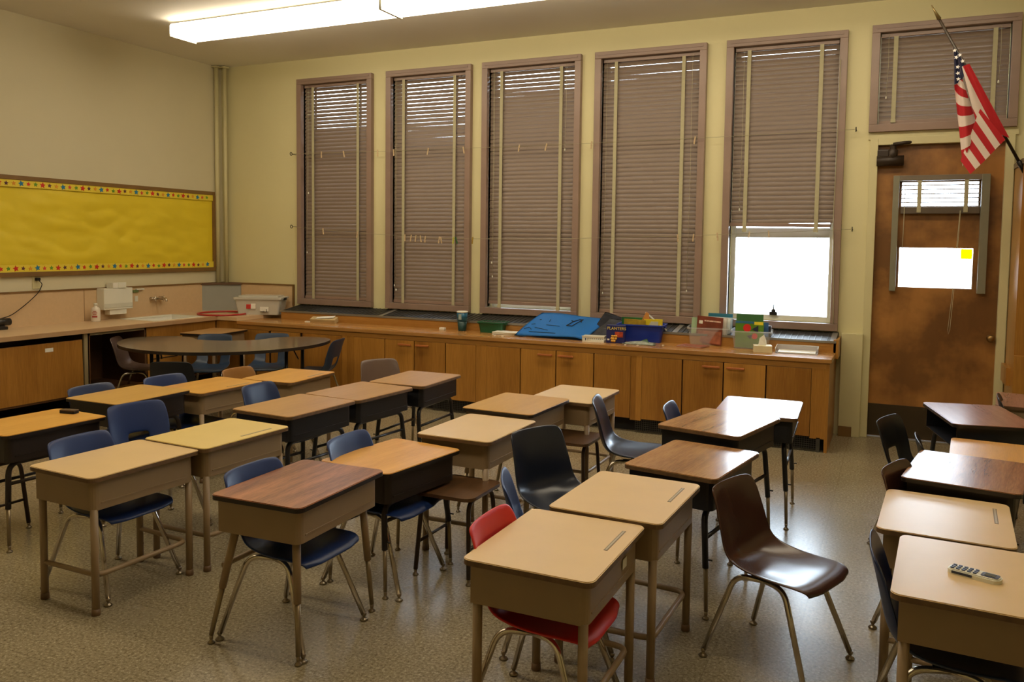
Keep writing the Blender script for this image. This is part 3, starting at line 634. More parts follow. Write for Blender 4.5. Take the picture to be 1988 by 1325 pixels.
obj('blue_sheet', sheet(*PC, bowf, .003), BLUE, po)
def onp(u_, v_, off=.004):
    p = Vector(PC[0])*(1-u_)*(1-v_)+Vector(PC[1])*u_*(1-v_)+Vector(PC[2])*u_*v_+Vector(PC[3])*(1-u_)*v_
    p.z += bowf(u_, v_)+off*.8; p.y -= off*.6; return p
INK = mat('marker_ink', (20, 22, 40), .6)
def stroke(pts, r=.005):
    bm = B(); P = []
    for (a, b) in zip(pts, pts[1:]):
        for k in range(6): t = k/6; P.append(onp(a[0]+(b[0]-a[0])*t, a[1]+(b[1]-a[1])*t))
    P.append(onp(*pts[-1])); tube(bm, P, r, 5); obj('marker_line', bm, INK, po)
stroke([(.58, .45), (.60, .66), (.64, .78), (.69, .80), (.67, .62), (.66, .45), (.58, .45)]); stroke([(.56, .70), (.60, .66)]); stroke([(.68, .78), (.71, .66)])
for a in ([(.08, .42), (.13, .44)], [(.04, .24), (.10, .30), (.16, .22)], [(.18, .30), (.40, .22)], [(.12, .62), (.14, .64)], [(.27, .66), (.29, .56)], [(.16, .14), (.55, .12)], [(.3, .42), (.5, .4)]): stroke(a, .0026)
obj('grey_sheet', sheet((5.02, -.56, ZW+.01), (5.30, -.40, ZW+.02), (5.36, -.10, .97), (5.05, -.10, .98), lambda a, b: .03*math.sin(3*a+2*b)*b, .003), mat('grey_film', (62, 62, 66), .25, var=.3, vscale=12), po)
obj('grey_sheet', sheet((5.00, -.60, ZW+.004), (5.22, -.52, ZW+.006), (5.40, -.16, .94), (5.04, -.2, .93), lambda a, b: .02*math.sin(5*a)*b, .003), mat('grey_film2', (88, 88, 90), .3, var=.3, vscale=12), po)
# small white basket with holes
wb = empty('white_basket', (5.12, -.62, ZW), math.radians(8), 'tiny white pierced basket in front of the grey sheets', 'basket')
bm = B()
for s in (-1, 1):
    for z0, z1 in ((0, .015), (.035, .055)): box(bm, -.10, .10, s*.055-.002, s*.055+.002, z0, z1); box(bm, s*.10-.002, s*.10+.002, -.055, .055, z0, z1)
    for k in range(11): box(bm, -.10+k*.02-.004, -.10+k*.02+.004, s*.055-.002, s*.055+.002, .014, .036)
    for k in range(6): box(bm, s*.10-.002, s*.10+.002, -.055+k*.022-.004, -.055+k*.022+.004, .014, .036)
box(bm, -.10, .10, -.055, .055, 0, .004); obj('basket_weave', bm, WHITE, wb)['kind'] = 'stuff'
obj('basket_rim', bx(-.106, .106, -.061, -.056, .048, .057), WHITE, wb)
nb = empty('snack_box', (5.33, -.62, ZW), math.radians(6), 'dark blue snack box with yellow lettering standing before the blue bin', 'box')
obj('carton', bx(-.085, .085, -.03, .03, 0, .165, bev=.002), mat('snack_blue', (28, 34, 96), .4), nb)
text('lettering', 'PLANTERS', .038, mat('lettering_yellow', (230, 205, 90), .4), nb, (.01, -.0315, .135), (PI/2, 0, 0), .0008)
obj('picture_patch', bx(-.005, .07, -.0325, -.030, .055, .105, bev=.002), mat('patch_red', (176, 70, 44), .4, var=.3, vscale=40), nb)
bm = B()
for k in range(9):
    a, b_ = -.03+.012*(k % 4)+random.uniform(-.004, .004), .02+.022*(k//3); lathe(bm, [(.001, -.002), (.012, 0), (.001, .002)], (a, b_, .033), 8)
o = obj('printed_nuts', bm, mat('nut_yellow', (226, 172, 70), .4, var=.2, vscale=60), nb, rot=(PI/2, 0, 0)); o['kind'] = 'stuff'
obj('corner_mark', bx(-.075, -.055, -.0315, -.030, .025, .04), PAPERW, nb)
b3 = bin_('blue_bin', (5.50, -.36, ZW), math.radians(6), .42, .24, .165, mat('royal_blue_plastic', (24, 50, 150), .35), 'royal blue plastic bin full of small books and supplies', 'bin', flare=.025)
def slabbook(name, loc, dims, rot, m, label, cat='book', group=None, extra=None):
    t = empty(name, loc, 0, label, cat, group); t.rotation_euler = rot
    w_, d_, h_ = dims
    obj('cover', bx(-w_/2, w_/2, -d_/2, -d_/2+.0015, 0, h_), m, t); obj('cover', bx(-w_/2, w_/2, d_/2-.0015, d_/2, 0, h_), m, t)
    obj('page_block', bx(-w_/2+.003, w_/2-.003, -d_/2+.0015, d_/2-.0015, .003, h_-.003), PAPERW, t)
    obj('spine', bx(-w_/2-.001, -w_/2+.001, -d_/2, d_/2, 0, h_), m, t)
    return t
G5 = 'small books in the royal blue bin'
slabbook('paperback', (5.40, -.33, ZW+.02), (.20, .012, .20), (.12, .0, .1), mat('cover_green', (46, 110, 50), .4, var=.4, vscale=14), 'green-topped booklet at the left end of the royal blue bin', 'book', G5)
slabbook('paperback', (5.43, -.37, ZW+.02), (.20, .012, .185), (.1, .03, .1), mat('cover_olive', (170, 140, 40), .4, var=.4, vscale=14), 'mottled olive and orange booklet at the front of the royal blue bin', 'book', G5)
slabbook('paperback', (5.60, -.33, ZW+.02), (.17, .02, .19), (.06, 0, .1), mat('cover_yellow', (226, 200, 40), .4), 'yellow book with a pale panel in the royal blue bin', 'book', G5)
obj('cover_panel', bx(5.54, 5.65, -.352, -.345, ZW+.14, ZW+.19), mat('panel_grey', (190, 186, 160), .5), None); 
p_ = bpy.data.objects['cover_panel']; q_ = bpy.data.objects['paperback.002']; bpy.context.view_layer.update(); p_.parent = q_; p_.matrix_parent_inverse = q_.matrix_world.inverted()
wg = empty('wooden_wedge', (5.51, -.33, ZW+.06), .1, 'orange wooden house-shaped block poking out of the royal blue bin', 'block')
bm = B(); prism(bm, [(-.09, 0), (.06, 0), (.06, .11), (.045, .20), (.02, .215)], -.02, .0, ax='y'); obj('block_body', bm, wood('block_wood', (190, 120, 50), (214, 146, 70), .5), wg)
tag(obj('white_ruler', bx(-.004, .004, -.012, .012, -.13, .13), WHITE, None, loc=(5.625, -.33, ZW+.19), rot=(0, math.radians(-52), 0)), 'white plastic strip leaning on the wooden block in the blue bin', 'ruler')
fl = empty('loose_flyers', (5.55, -.60, ZW), math.radians(-6), 'crumpled white flyers on the worktop in front of the blue bin', 'papers')
obj('flyer', sheet((-.17, -.08, .003), (.17, -.06, .003), (.12, .09, .012), (-.12, .07, .01), lambda a, b: .02*math.sin(PI*a)*math.sin(PI*b), .001, 10, 6), mat('flyer_print', (200, 205, 190), .6, var=.3, vscale=40), fl)
obj('flyer', sheet((-.02, -.02, .006), (.10, -.02, .01), (.05, .05, .05), (.0, .05, .03), lambda a, b: 0, .001, 6, 4), mat('flyer_green', (120, 150, 120), .6, var=.3, vscale=40), fl)
for q, (xx, yy) in enumerate(((4.12, -.70), (4.20, -.70), (5.76, -.62), (5.45, -.76), (5.56, -.74))):
    tag(obj('paper_crumb', bx(xx, xx+.018, yy, yy+.014, ZW, ZW+.008, bev=.002), PAPERW), ['tiny white crumb on the worktop just left of the blue poster', 'tiny white crumb at the front left corner of the blue poster', 'tiny white crumb between the blue bin and the clear bins', 'tiny white crumb before the flyers, the left one', 'tiny white crumb before the flyers, the right one'][q], 'scrap', 'paper crumbs')
# clear bins with books
b4 = bin_('clear_book_bin', (6.10, -.24, ZW), math.radians(8), .36, .30, .16, CLR, 'clear plastic bin holding brown and cream readers, left of its twin', 'bin', flare=.02)
b5 = bin_('clear_book_bin', (6.50, -.34, ZW), math.radians(5), .33, .28, .16, CLR, 'clear plastic bin holding green picture books, behind the tissue box', 'bin', flare=.02)
BRN = mat('brown_cover', (118, 58, 40), .35, var=.35, vscale=9)
t = slabbook('reader_book', (6.12, -.36, ZW+.01), (.235, .012, .25), (-.02, .05, -.10), BRN, 'brown reader standing at the front of the left clear bin', 'book', 'books in the left clear bin')
obj('cover_band', bx(-.05, .10, -.0085, -.006, .205, .217), mat('pale_brown_print', (214, 180, 160), .5, var=.5, vscale=60), t); obj('cover_emblem', bx(-.10, -.065, -.0085, -.006, .18, .21, bev=.002), PAPERW, t); obj('cover_picture', bx(-.10, .11, -.0085, -.006, .01, .12), mat('rust_picture', (158, 92, 66), .4, var=.4, vscale=18), t)
for q in range(4):
    cc = [(225, 220, 205), (210, 206, 190), (235, 230, 214), (190, 200, 200)][q]
    slabbook('reader_book', (6.155+.012*q, -.335+.033*q, ZW+.01), (.22, .016, .235+.006*(q % 2)), (-.02, .02, -.05), mat(f'reader_{q}', cc, .5), ['cream reader directly behind the brown one', 'grey-cream reader third from the front of the left clear bin', 'off-white reader fourth from the front of the left clear bin', 'pale blue-grey reader near the back of the left clear bin'][q], 'book', 'books in the left clear bin')
slabbook('reader_book', (6.19, -.185, ZW+.01), (.22, .012, .27), (.0, 0, -.02), mat('teal_cover', (40, 110, 130), .4), 'tall teal reader at the back of the left clear bin', 'book', 'books in the left clear bin')
slabbook('reader_book', (5.985, -.33, ZW+.01), (.07, .012, .235), (0, .05, .3), mat('mint_cover', (170, 200, 160), .4), 'narrow mint green folder at the left end of the clear bin', 'book', 'books in the left clear bin')
t = empty('closed_booklet', (6.02, -.54, ZW), math.radians(-14), 'thin reddish booklet lying flat before the left clear bin', 'book')
obj('cover', bx(-.12, .12, -.085, .085, 0, .006), mat('red_brown_cover', (150, 84, 64), .4, var=.2, vscale=20), t); obj('page_block', bx(-.118, .118, -.083, .083, .006, .010), PAPERW, t); obj('cover', bx(-.12, .12, -.085, .085, .010, .012), mat('red_brown_cover', (0, 0, 0)), t)
t = slabbook('picture_book', (6.49, -.43, ZW+.008), (.24, .012, .235), (-.02, 0, 0.02), mat('leaf_green_cover', (88, 128, 34), .35, var=.1), 'green picture book with red and navy shapes in the right clear bin', 'book', 'books in the right clear bin')
bm = B(); lathe(bm, [(.034, 0), (.034, .001)], seg=20); obj('red_disc', bm, mat('disc_red', (206, 40, 32), .4), t, loc=(-.02, -.0065, .175), rot=(PI/2, 0, 0))
bm = B(); lathe(bm, [(.026, 0), (.026, .001)], seg=20); obj('red_disc', bm, mat('disc_red', (0, 0, 0)), t, loc=(.045, -.0065, .105), rot=(PI/2, 0, 0))
bm = B(); prism(bm, [(.02, .165), (.075, .20), (.075, .135)], -.0078, -.006, ax='y'); obj('navy_shape', bm, mat('navy_shape', (40, 44, 66), .4), t)
bm = B(); prism(bm, [(-.02, .105), (.03, .12), (.01, .075)], -.0078, -.006, ax='y'); obj('navy_shape', bm, mat('navy_shape', (0, 0, 0)), t)
obj('yellow_corner', bx(.04, .115, -.0078, -.006, .205, .232), mat('corner_yellow', (226, 204, 50), .4), t); obj('blue_band', bx(-.12, .04, -.0078, -.006, .215, .234), mat('band_blue', (44, 104, 140), .4), t)
slabbook('picture_book', (6.48, -.36, ZW+.008), (.23, .014, .29), (-.02, 0, .02), mat('mid_green_cover', (62, 112, 62), .45), 'tall plain green picture book behind the one with red shapes', 'book', 'books in the right clear bin')
slabbook('picture_book', (6.50, -.32, ZW+.008), (.27, .014, .22), (-.02, 0, .02), mat('blue_cover', (50, 90, 140), .45), 'blue picture book third in the right clear bin', 'book', 'books in the right clear bin')
slabbook('picture_book', (6.61, -.27, ZW+.008), (.09, .06, .19), (0, 0, .02), mat('dark_cover', (40, 40, 48), .4), 'thick dark book at the back right of the right clear bin', 'book', 'books in the right clear bin')
tb = empty('tissue_box', (6.63, -.61, ZW), math.radians(12), 'small cream tissue box with a white tissue pulled up', 'tissue box')
obj('carton', bx(-.075, .075, -.06, .06, 0, .06, bev=.003), mat('tissue_carton', (214, 202, 162), .5, var=.05, vscale=20), tb)
bm = B(); v = [bm.verts.new(p) for p in ((-.035, -.01, .06), (.03, -.015, .06), (.035, .015, .062), (-.02, .02, .06), (-.025, 0, .12), (.01, -.005, .15), (.03, .01, .10))]
for f in ((0, 1, 5, 4), (1, 2, 6, 5), (2, 3, 5, 6), (3, 0, 4, 5)): bm.faces.new([v[k] for k in f])
bmesh.ops.triangulate(bm, faces=bm.faces[:]); bm.faces.ensure_lookup_table(); obj('tissue', bm, PAPERW, tb)
tr = empty('letter_tray', (6.90, -.50, ZW), math.radians(3), 'clear acrylic letter tray near the right end of the worktop', 'tray')
bm = B(); box(bm, -.17, .17, -.11, .11, 0, .004); box(bm, -.17, .17, .107, .11, 0, .05); box(bm, -.17, -.167, -.11, .11, 0, .04); box(bm, .167, .17, -.11, .11, 0, .05); obj('tray_body', bm, frosted('acrylic', (225, 232, 240), .35), tr)
bm = B(); tube(bm, [(-.17, -.11, .04), (-.17, .11, .05), (.17, .11, .05), (.17, -.11, .05)], .004, 6); obj('tray_rim', bm, frosted('acrylic_edge', (235, 240, 246), .8), tr)
obj('paper_in_tray', bx(-.15, .15, -.10, .10, .004, .012), PAPERW, tr)

# ------------------------------------------------------------------ strings, hooks and pegs
def string(pts, label):
    bm = B(); P = []
    for a, b in zip(pts, pts[1:]):
        for k in range(6): P.append(Vector(a)+(Vector(b)-Vector(a))*k/6)
    P.append(Vector(pts[-1])); tube(bm, P, .0018, 5); return tag(obj('hanging_string', bm, mat('string', (150, 140, 110), .7)), label, 'string')
SY = -.09
S1 = [(1.17, SY, 2.69), (2.4, SY, 2.675), (4.2, SY, 2.665), (5.9, SY, 2.672), (7.27, SY, 2.69)]
S2 = [(1.17, SY, 1.84), (2.0, SY, 1.775), (3.2, SY, 1.715), (4.4, SY, 1.72), (5.8, SY, 1.76), (7.27, SY, 1.83)]
string(S1, 'upper thin string stretched across the window frames'); string(S2, 'lower thin string sagging across the window frames')
for (x, z, l) in ((1.15, 2.69, 'upper screw eye left of the windows'), (7.28, 2.69, 'upper screw eye right of the windows'), (1.15, 1.84, 'lower screw eye left of the windows'), (7.28, 1.83, 'lower screw eye right of the windows')):
    h = empty('screw_eye', (x, 0, z), 0, l, 'hook', 'screw eyes for the strings'); bm = B()
    tube(bm, [(0, 0, 0), (0, -.07, 0)], .004, 6); obj('screw_shank', bm, DARKM, h); bm = B(); tube(bm, [(0, -.09+.018*math.cos(a*PI/6), .018*math.sin(a*PI/6)) for a in range(12)], .004, 6, closed=True); obj('screw_ring', bm, DARKM, h)
def zs(S, x):
    for a, b in zip(S, S[1:]):
        if a[0] <= x <= b[0]: return a[2]+(b[2]-a[2])*(x-a[0])/(b[0]-a[0])
    return S[0][2]
PEGW = mat('peg_wood', (206, 180, 140), .6)
def peg(S, x, tilt, label, m=PEGW):
    p = empty('clothes_peg', (x, SY, zs(S, x)), 0, label, 'clothes peg', 'clothes pegs on the strings'); p.rotation_euler = (0, tilt, 0)
    bm = B(); box(bm, -.006, -.001, -.006, .004, -.055, .018, bev=.001); obj('peg_half', bm, m, p); bm = B(); box(bm, .001, .006, -.006, .004, -.055, .018, bev=.001); obj('peg_half', bm, m, p)
    bm = B(); tube(bm, [(-.008, -.001, -.02), (.008, -.001, -.02)], .004, 6); obj('peg_spring', bm, CHROME, p)
TP = [(1.59, 'left of the two pegs on the upper string before the first window'), (1.90, 'right of the two pegs on the upper string before the first window'), (2.36, 'peg on the upper string on the post between first and second window'), (2.57, 'upper-string peg at the left tape of the second window'), (3.01, 'upper-string peg in the middle of the second window'), (3.44, 'upper-string peg at the right frame of the second window'), (4.09, 'left of the two upper-string pegs on the third window'), (4.39, 'right of the two upper-string pegs on the third window'), (4.87, 'upper-string peg on the left frame of the fourth window'), (5.89, 'upper-string peg on the right frame of the fourth window')]
for k, (x, l) in enumerate(TP): peg(S1, x, random.uniform(-.25, .25), l)
BP = [(1.61, 'lower-string peg at the left of the first window'), (2.09, 'lower-string peg at the right tape of the first window'), (2.72, 'first peg from the left in the row of five on the second window'), (2.80, 'second peg in the row of five on the second window'), (2.86, 'third peg in the row of five on the second window'), (2.92, 'fourth peg in the row of five on the second window'), (2.98, 'fifth peg in the row of five on the second window'), (3.155, 'left peg of the crossed pair on the second window'), (3.175, 'right peg of the crossed pair on the second window'), (5.75, 'lower-string peg at the right tape of the fourth window'), (5.90, 'lower-string peg on the right frame of the fourth window'), (6.12, 'lower-string peg on the left frame of the half uncovered window'), (6.41, 'left of the two pegs silhouetted against the bright pane'), (6.58, 'right of the two pegs silhouetted against the bright pane')]
for x, l in BP: peg(S2, x, random.uniform(-.2, .2), l)
peg(S2, 3.33, .15, 'yellow-green peg at the right tape of the second window', mat('peg_yellow', (196, 200, 70), .5)); peg(S2, 3.36, -.3, 'dark green peg at the right tape of the second window', mat('peg_green', (40, 96, 50), .5)); peg(S2, 3.56, .1, 'ochre peg on the post between second and third window', mat('peg_ochre', (170, 140, 50), .5))

# ------------------------------------------------------------------ flag
fg = empty('flag', (0, 0, 0), 0, 'american flag hanging in folds from a slanted dark pole', 'flag')
PA, PB = Vector((8.475, -.52, 2.30)), Vector((7.86, -.88, 3.37))
bm = B(); tube(bm, [PA, PB], [.012, .010], 10); obj('flag_pole', bm, mat('dark_pole', (50, 38, 24), .4, var=.15), fg)
bm = B(); tube(bm, [PB, PB+(PB-PA).normalized()*.12], [.016, .003], 10); obj('pole_tip', bm, mat('brass_tip', (130, 112, 70), .4, .6), fg)
bm = B(); tube(bm, [PA-(PB-PA).normalized()*.05, PA+(PB-PA).normalized()*.05], .018, 10); obj('pole_bracket', bm, DARKM, fg)
def flag_mat():
    m, nt, b = base('flag_cloth')
    uv = nt.nodes.new('ShaderNodeUVMap'); sx = nt.nodes.new('ShaderNodeSeparateXYZ'); nt.links.new(uv.outputs[0], sx.inputs[0])
    def M(op, a, b_=None, c=None):
        n = nt.nodes.new('ShaderNodeMath'); n.operation = op
        for i, x in enumerate((a, b_, c)):
            if x is None: continue
            if isinstance(x, (int, float)): n.inputs[i].default_value = x
            else: nt.links.new(x, n.inputs[i])
        return n.outputs[0]
    s = M('FLOOR', M('MULTIPLY', sx.outputs['Y'], 13)); white = M('PINGPONG', s, 1)
    st = ramp(nt, white, [(0.4, srgb((186, 28, 38))), (0.6, srgb((226, 208, 196)))])
    inu = M('MULTIPLY', M('LESS_THAN', sx.outputs['X'], .4), M('GREATER_THAN', sx.outputs['Y'], 6/13))
    mx = nt.nodes.new('ShaderNodeMix'); mx.data_type = 'RGBA'; nt.links.new(inu, mx.inputs[0]); nt.links.new(st.outputs[0], mx.inputs[6]); mx.inputs[7].default_value = (*srgb((36, 40, 72)), 1)
    nt.links.new(mx.outputs[2], b.inputs['Base Color']); b.inputs['Roughness'].default_value = .75; return m
FM = flag_mat()
def patch(corners, uvs, fold, n=28):
    bm = B(); uvl = bm.loops.layers.uv.new('UVMap'); G = []
    c = [Vector(p) for p in corners]
    for i in range(n+1):
        r_ = []
        for j in range(n+1):
            a, b_ = i/n, j/n
            p = c[0]*(1-a)*(1-b_)+c[1]*a*(1-b_)+c[2]*a*b_+c[3]*(1-a)*b_
            q = [uvs[0][k]*(1-a)*(1-b_)+uvs[1][k]*a*(1-b_)+uvs[2][k]*a*b_+uvs[3][k]*(1-a)*b_ for k in (0, 1)]
            p.y += fold(a, b_); p.x += fold(a, b_)*.15; r_.append((bm.verts.new(p), q))
        G.append(r_)
    for i in range(n):
        for j in range(n):
            L4 = (G[i][j], G[i+1][j], G[i+1][j+1], G[i][j+1]); f = bm.faces.new([x[0] for x in L4]); f.smooth = True
            for lp, x in zip(f.loops, L4): lp[uvl].uv = x[1]
    return bm
def xz(x, z, y): return (x, y, z)
# corner order: (a,b)=(0,0),(1,0),(1,1),(0,1); a runs down, b runs left silhouette -> right
obj('flag_union', patch([xz(7.965, 3.17, -.82), xz(7.985, 2.90, -.77), xz(8.035, 2.93, -.80), xz(7.985, 3.14, -.83)], [(.05, .98), (.1, .5), (.3, .62), (.3, .98)], lambda a, b: .012*math.sin(9*b+4*a)), FM, fg)
obj('flag_union', patch([xz(7.985, 3.14, -.835), xz(8.035, 2.93, -.81), xz(8.055, 3.00, -.80), xz(8.02, 3.08, -.82)], [(.1, .98), (.1, .5), (.2, .6), (.2, .98)], lambda a, b: 0), FM, fg)
obj('flag_left_fold', patch([xz(7.983, 2.90, -.77), xz(8.07, 2.30, -.66), xz(8.155, 2.60, -.69), xz(8.035, 2.935, -.79)], [(.45, 6.4/13), (.45, -.4/13), (.9, 2.4/13), (.9, 8.4/13)], lambda a, b: .022*math.sin(6*b+2.5*a)), FM, fg)
obj('flag_right_fold', patch([xz(8.025, 3.02, -.83), xz(8.15, 2.60, -.70), xz(8.375, 2.505, -.625), xz(8.075, 3.04, -.815)], [(.45, 3.85/13), (.95, 2.6/13), (.95, 4.95/13), (.45, 4.95/13)], lambda a, b: -.010*abs(math.sin(7*b))), FM, fg)
obj('flag_front_fold', patch([xz(8.165, 2.72, -.73), xz(8.055, 2.34, -.68), xz(8.125, 2.235, -.69), xz(8.345, 2.49, -.665)], [(.55, 6.5/13), (.55, 0), (1, 0), (1, 7/13)], lambda a, b: -.015*math.sin(8*a)), FM, fg)
smesh2 = None
bm = B(); pts = [((.016 if k % 2 == 0 else .007)*math.cos(PI/2+k*PI/5), (.016 if k % 2 == 0 else .007)*math.sin(PI/2+k*PI/5)) for k in range(10)]; prism(bm, pts, 0, .002, ax='y')
sw = bpy.data.meshes.new('white_star'); sw.materials.append(mat('star_white', (226, 220, 214), .6)); bm.to_mesh(sw); bm.free()
for (x, z) in ((7.998, 3.02), (8.002, 2.975), (8.006, 2.932), (7.985, 3.09), (8.028, 3.06), (8.008, 3.105), (7.972, 3.14)):
    o = bpy.data.objects.new('white_star', sw); COL.objects.link(o); o.parent = fg; o.location = (x, -.845+.10*(3.14-z)*1.0, z); o.rotation_euler = (0, random.uniform(-.4, .4), 0)

# ------------------------------------------------------------------ wooden cupboard at right
rc = empty('tall_cupboard', (8.485, 0, 0), 0, 'tall orange wooden cupboard at the right edge beside the door', 'cupboard')
obj('side_panel', bx(0, .03, -.52, -.03, 0.0, 2.32), CAB, rc); obj('side_panel', bx(1.2, 1.23, -.52, -.03, 0.0, 2.32), CAB, rc)
obj('face_stile', bx(0, .07, -.545, -.52, 0.0, 2.32), CAB, rc); obj('top_board', bx(-.01, 1.24, -.555, -.03, 2.32, 2.36), mat('grey_cap', (120, 104, 80), .5), rc)
obj('lower_door', bx(.0, 1.23, -.565, -.545, 0.10, .86, bev=.003), CAB, rc); obj('upper_panel', bx(.07, 1.2, -.50, -.48, .86, 2.32), wood('dark_cupboard_panel', (110, 58, 20), (142, 78, 28), .4, 'z', 5), rc); obj('step_block', bx(-.03, .0, -.40, -.05, .60, .74), CAB, rc)

# ------------------------------------------------------------------ desks
def glide(bm_parent, x, y, z0=0.0, m=GLIDE, h=.035):
    bm = B(); lathe(bm, [(.014, 0), (.016, .003), (.013, .008), (.006, .014), (.008, .02), (.009, h)], (x, y, z0), 12); return obj('foot_glide', bm, m, bm_parent)
def desk(pos, h, rz, w_, l_, top, edge, style, label, boxm, groove=False, group='student desks', cat='desk', boxh=.155, splay=0.0, sticker=None):
    t = empty('school_desk', (pos[0], pos[1], 0), math.radians(rz), label, cat, group)
    bm = B(); P = rrect(w_, l_, .032); prism(bm, P, h-.021, h, 0, 1); 
    es = [e for e in bm.edges if all(abs(v.co.z-h) < 1e-5 for v in e.verts)]
    r = bmesh.ops.bevel(bm, geom=es, offset=.003, segments=2, affect='EDGES')
    obj('desktop', bm, [top, edge], t)
    if groove:
        gx = w_*.5-.055
        obj('pencil_groove', bx(gx-.007, gx+.007, -l_*.02, l_*.34, h-.004, h+.0006), mat('groove_dark', (120, 100, 70), .4), t)
        bpy_c = obj('groove_rod', bx(gx-.0035, gx+.0035, -l_*.02+.004, l_*.34-.004, h, h+.0012), mat('groove_light', (176, 164, 140), .35), t)
    zt = h-.021; zb = h-boxh; bw, bl = w_-.05, l_-.05; th = .006
    bm = B()
    # book box: rounded-corner tray open towards the seat side
    R = .03; outl = []; n = 4
    outl.append((-bw/2, -bl/2))
    for k in range(n+1): a = -PI/2+PI/2*k/n; outl.append((bw/2-R+R*math.cos(a), -bl/2+R+R*math.sin(a)))
    for k in range(n+1): a = 0+PI/2*k/n; outl.append((bw/2-R+R*math.cos(a), bl/2-R+R*math.sin(a)))
    outl.append((-bw/2, bl/2))
    def off(p, d):
        x, y = p; return (x-d if x > bw/2-R else x, y-math.copysign(d, y))
    inn = [off(p, th) for p in outl]
    vb = [bm.verts.new((*p, zb)) for p in outl]; vt = [bm.verts.new((*p, zt)) for p in outl]; ib = [bm.verts.new((*p, zb+th)) for p in inn]; it = [bm.verts.new((*p, zt)) for p in inn]
    for i in range(len(outl)-1):
        bm.faces.new((vb[i], vb[i+1], vt[i+1], vt[i])); bm.faces.new((ib[i+1], ib[i], it[i], it[i+1])); bm.faces.new((vt[i], vt[i+1], it[i+1], it[i]))
    bm.faces.new(vb[::-1]); bm.faces.new(ib)
    bm.faces.new((vb[0], vt[0], it[0], ib[0])); bm.faces.new((vb[-1], ib[-1], it[-1], vt[-1])); bm.faces.new((vb[0], ib[0], ib[-1], vb[-1]))
    bmesh.ops.recalc_face_normals(bm, faces=bm.faces[:]); obj('book_box', bm, boxm, t)
    # pressed rib on long face
    obj('box_rib', bx(bw/2-.002, bw/2+.003, -bl/2+.04, bl/2-.04, zb+.028, zb+.034), boxm, t)
    lx, ly = bw/2-.018, bl/2-.018
    if style == 'straight':
        for sx in (-1, 1):
            for sy in (-1, 1):
                bm = B(); tube(bm, [(sx*lx, sy*ly, .025), (sx*lx, sy*ly, zb+.004)], .0165, 12); l = obj('leg', bm, boxm, t)
                bm = B(); lathe(bm, [(.0185, 0), (.0195, .004), (.018, .03)], (sx*lx, sy*ly, 0), 12); obj('foot_cap', bm, EDGET, l)
        bm = B(); tube(bm, [(-lx, -ly, .175), (lx+.0, -ly+.012, .175), (lx-.004, ly-.012, .175), (-lx, ly, .175)], .0115, 10, .05); obj('stretcher', bm, TANM if boxm is TANM else boxm, t)
    elif style == 'splayed':
        for sx in (-1, 1):
            for sy in (-1, 1):
                xt, yt = sx*(lx-.03), sy*(ly-.03); xf = xt-(.11 if sx < 0 else -.03); yf = yt+sy*.03
                P0 = Vector((xt, yt, zb+.004)); P1 = Vector((xf, yf, .035)); Pm = P0.lerp(P1, .55)
                bm = B(); tube(bm, [P0, Pm], [.017, .0155], 12); l = obj('leg', bm, boxm, t)
                bm = B(); tube(bm, [Pm.lerp(P0, .02), P1], [.0125, .010], 10); obj('leg_extension', bm, mat('worn_steel', (150, 134, 106), .35, .7), l); glide(l, xf, yf, 0, GLIDE)
        bm = B(); tube(bm, [(-lx-.03, -ly+.02, .33), (-lx-.03, ly-.02, .33)], .0115, 10); obj('stretcher', bm, boxm, t)
    else:
        for sx in (-1, 1):
            xx = sx*(lx-.03); kx = sx*.03
            bm = B(); tube(bm, [(xx+kx*.7, -ly-.005, .23), (xx, -ly+.015, zb-.012), (xx, ly-.015, zb-.012), (xx+kx*.7, ly+.005, .23)], .0145, 12, .06)
            a = obj('leg_arch', bm, boxm, t)
            for sy in (-1, 1):
                bm = B(); tube(bm, [(xx+kx*.7, sy*(ly+.005), .245), (xx+kx, sy*(ly+.01), .035)], [.0105, .009], 10); obj('leg_extension', bm, mat('worn_steel', (150, 134, 106), .35, .7), a); glide(a, xx+kx, sy*(ly+.01), 0, GLIDE)
                bm = B(); tube(bm, [(xx+kx*.7+.012*sx, sy*(ly+.005), .27), (xx+kx*.7+.03*sx, sy*(ly+.005), .27)], .004, 6); obj('set_screw', bm, DARKM, a)
            bm = B(); zz = .36 if sx > 0 else .29; tube(bm, [(xx+kx*.35, -ly+.01, zz), (xx+kx*.35, ly-.01, zz)], .0095, 8); obj('stretcher', bm, boxm, t)
    if sticker:
        obj('sticker', bx(bw/2+.003, bw/2+.0042, bl*.15, bl*.15+.045, zb+.06, zb+.095), PAPERW, t)
    return t
TS, SPL, AR = 'straight', 'splayed', 'arch'
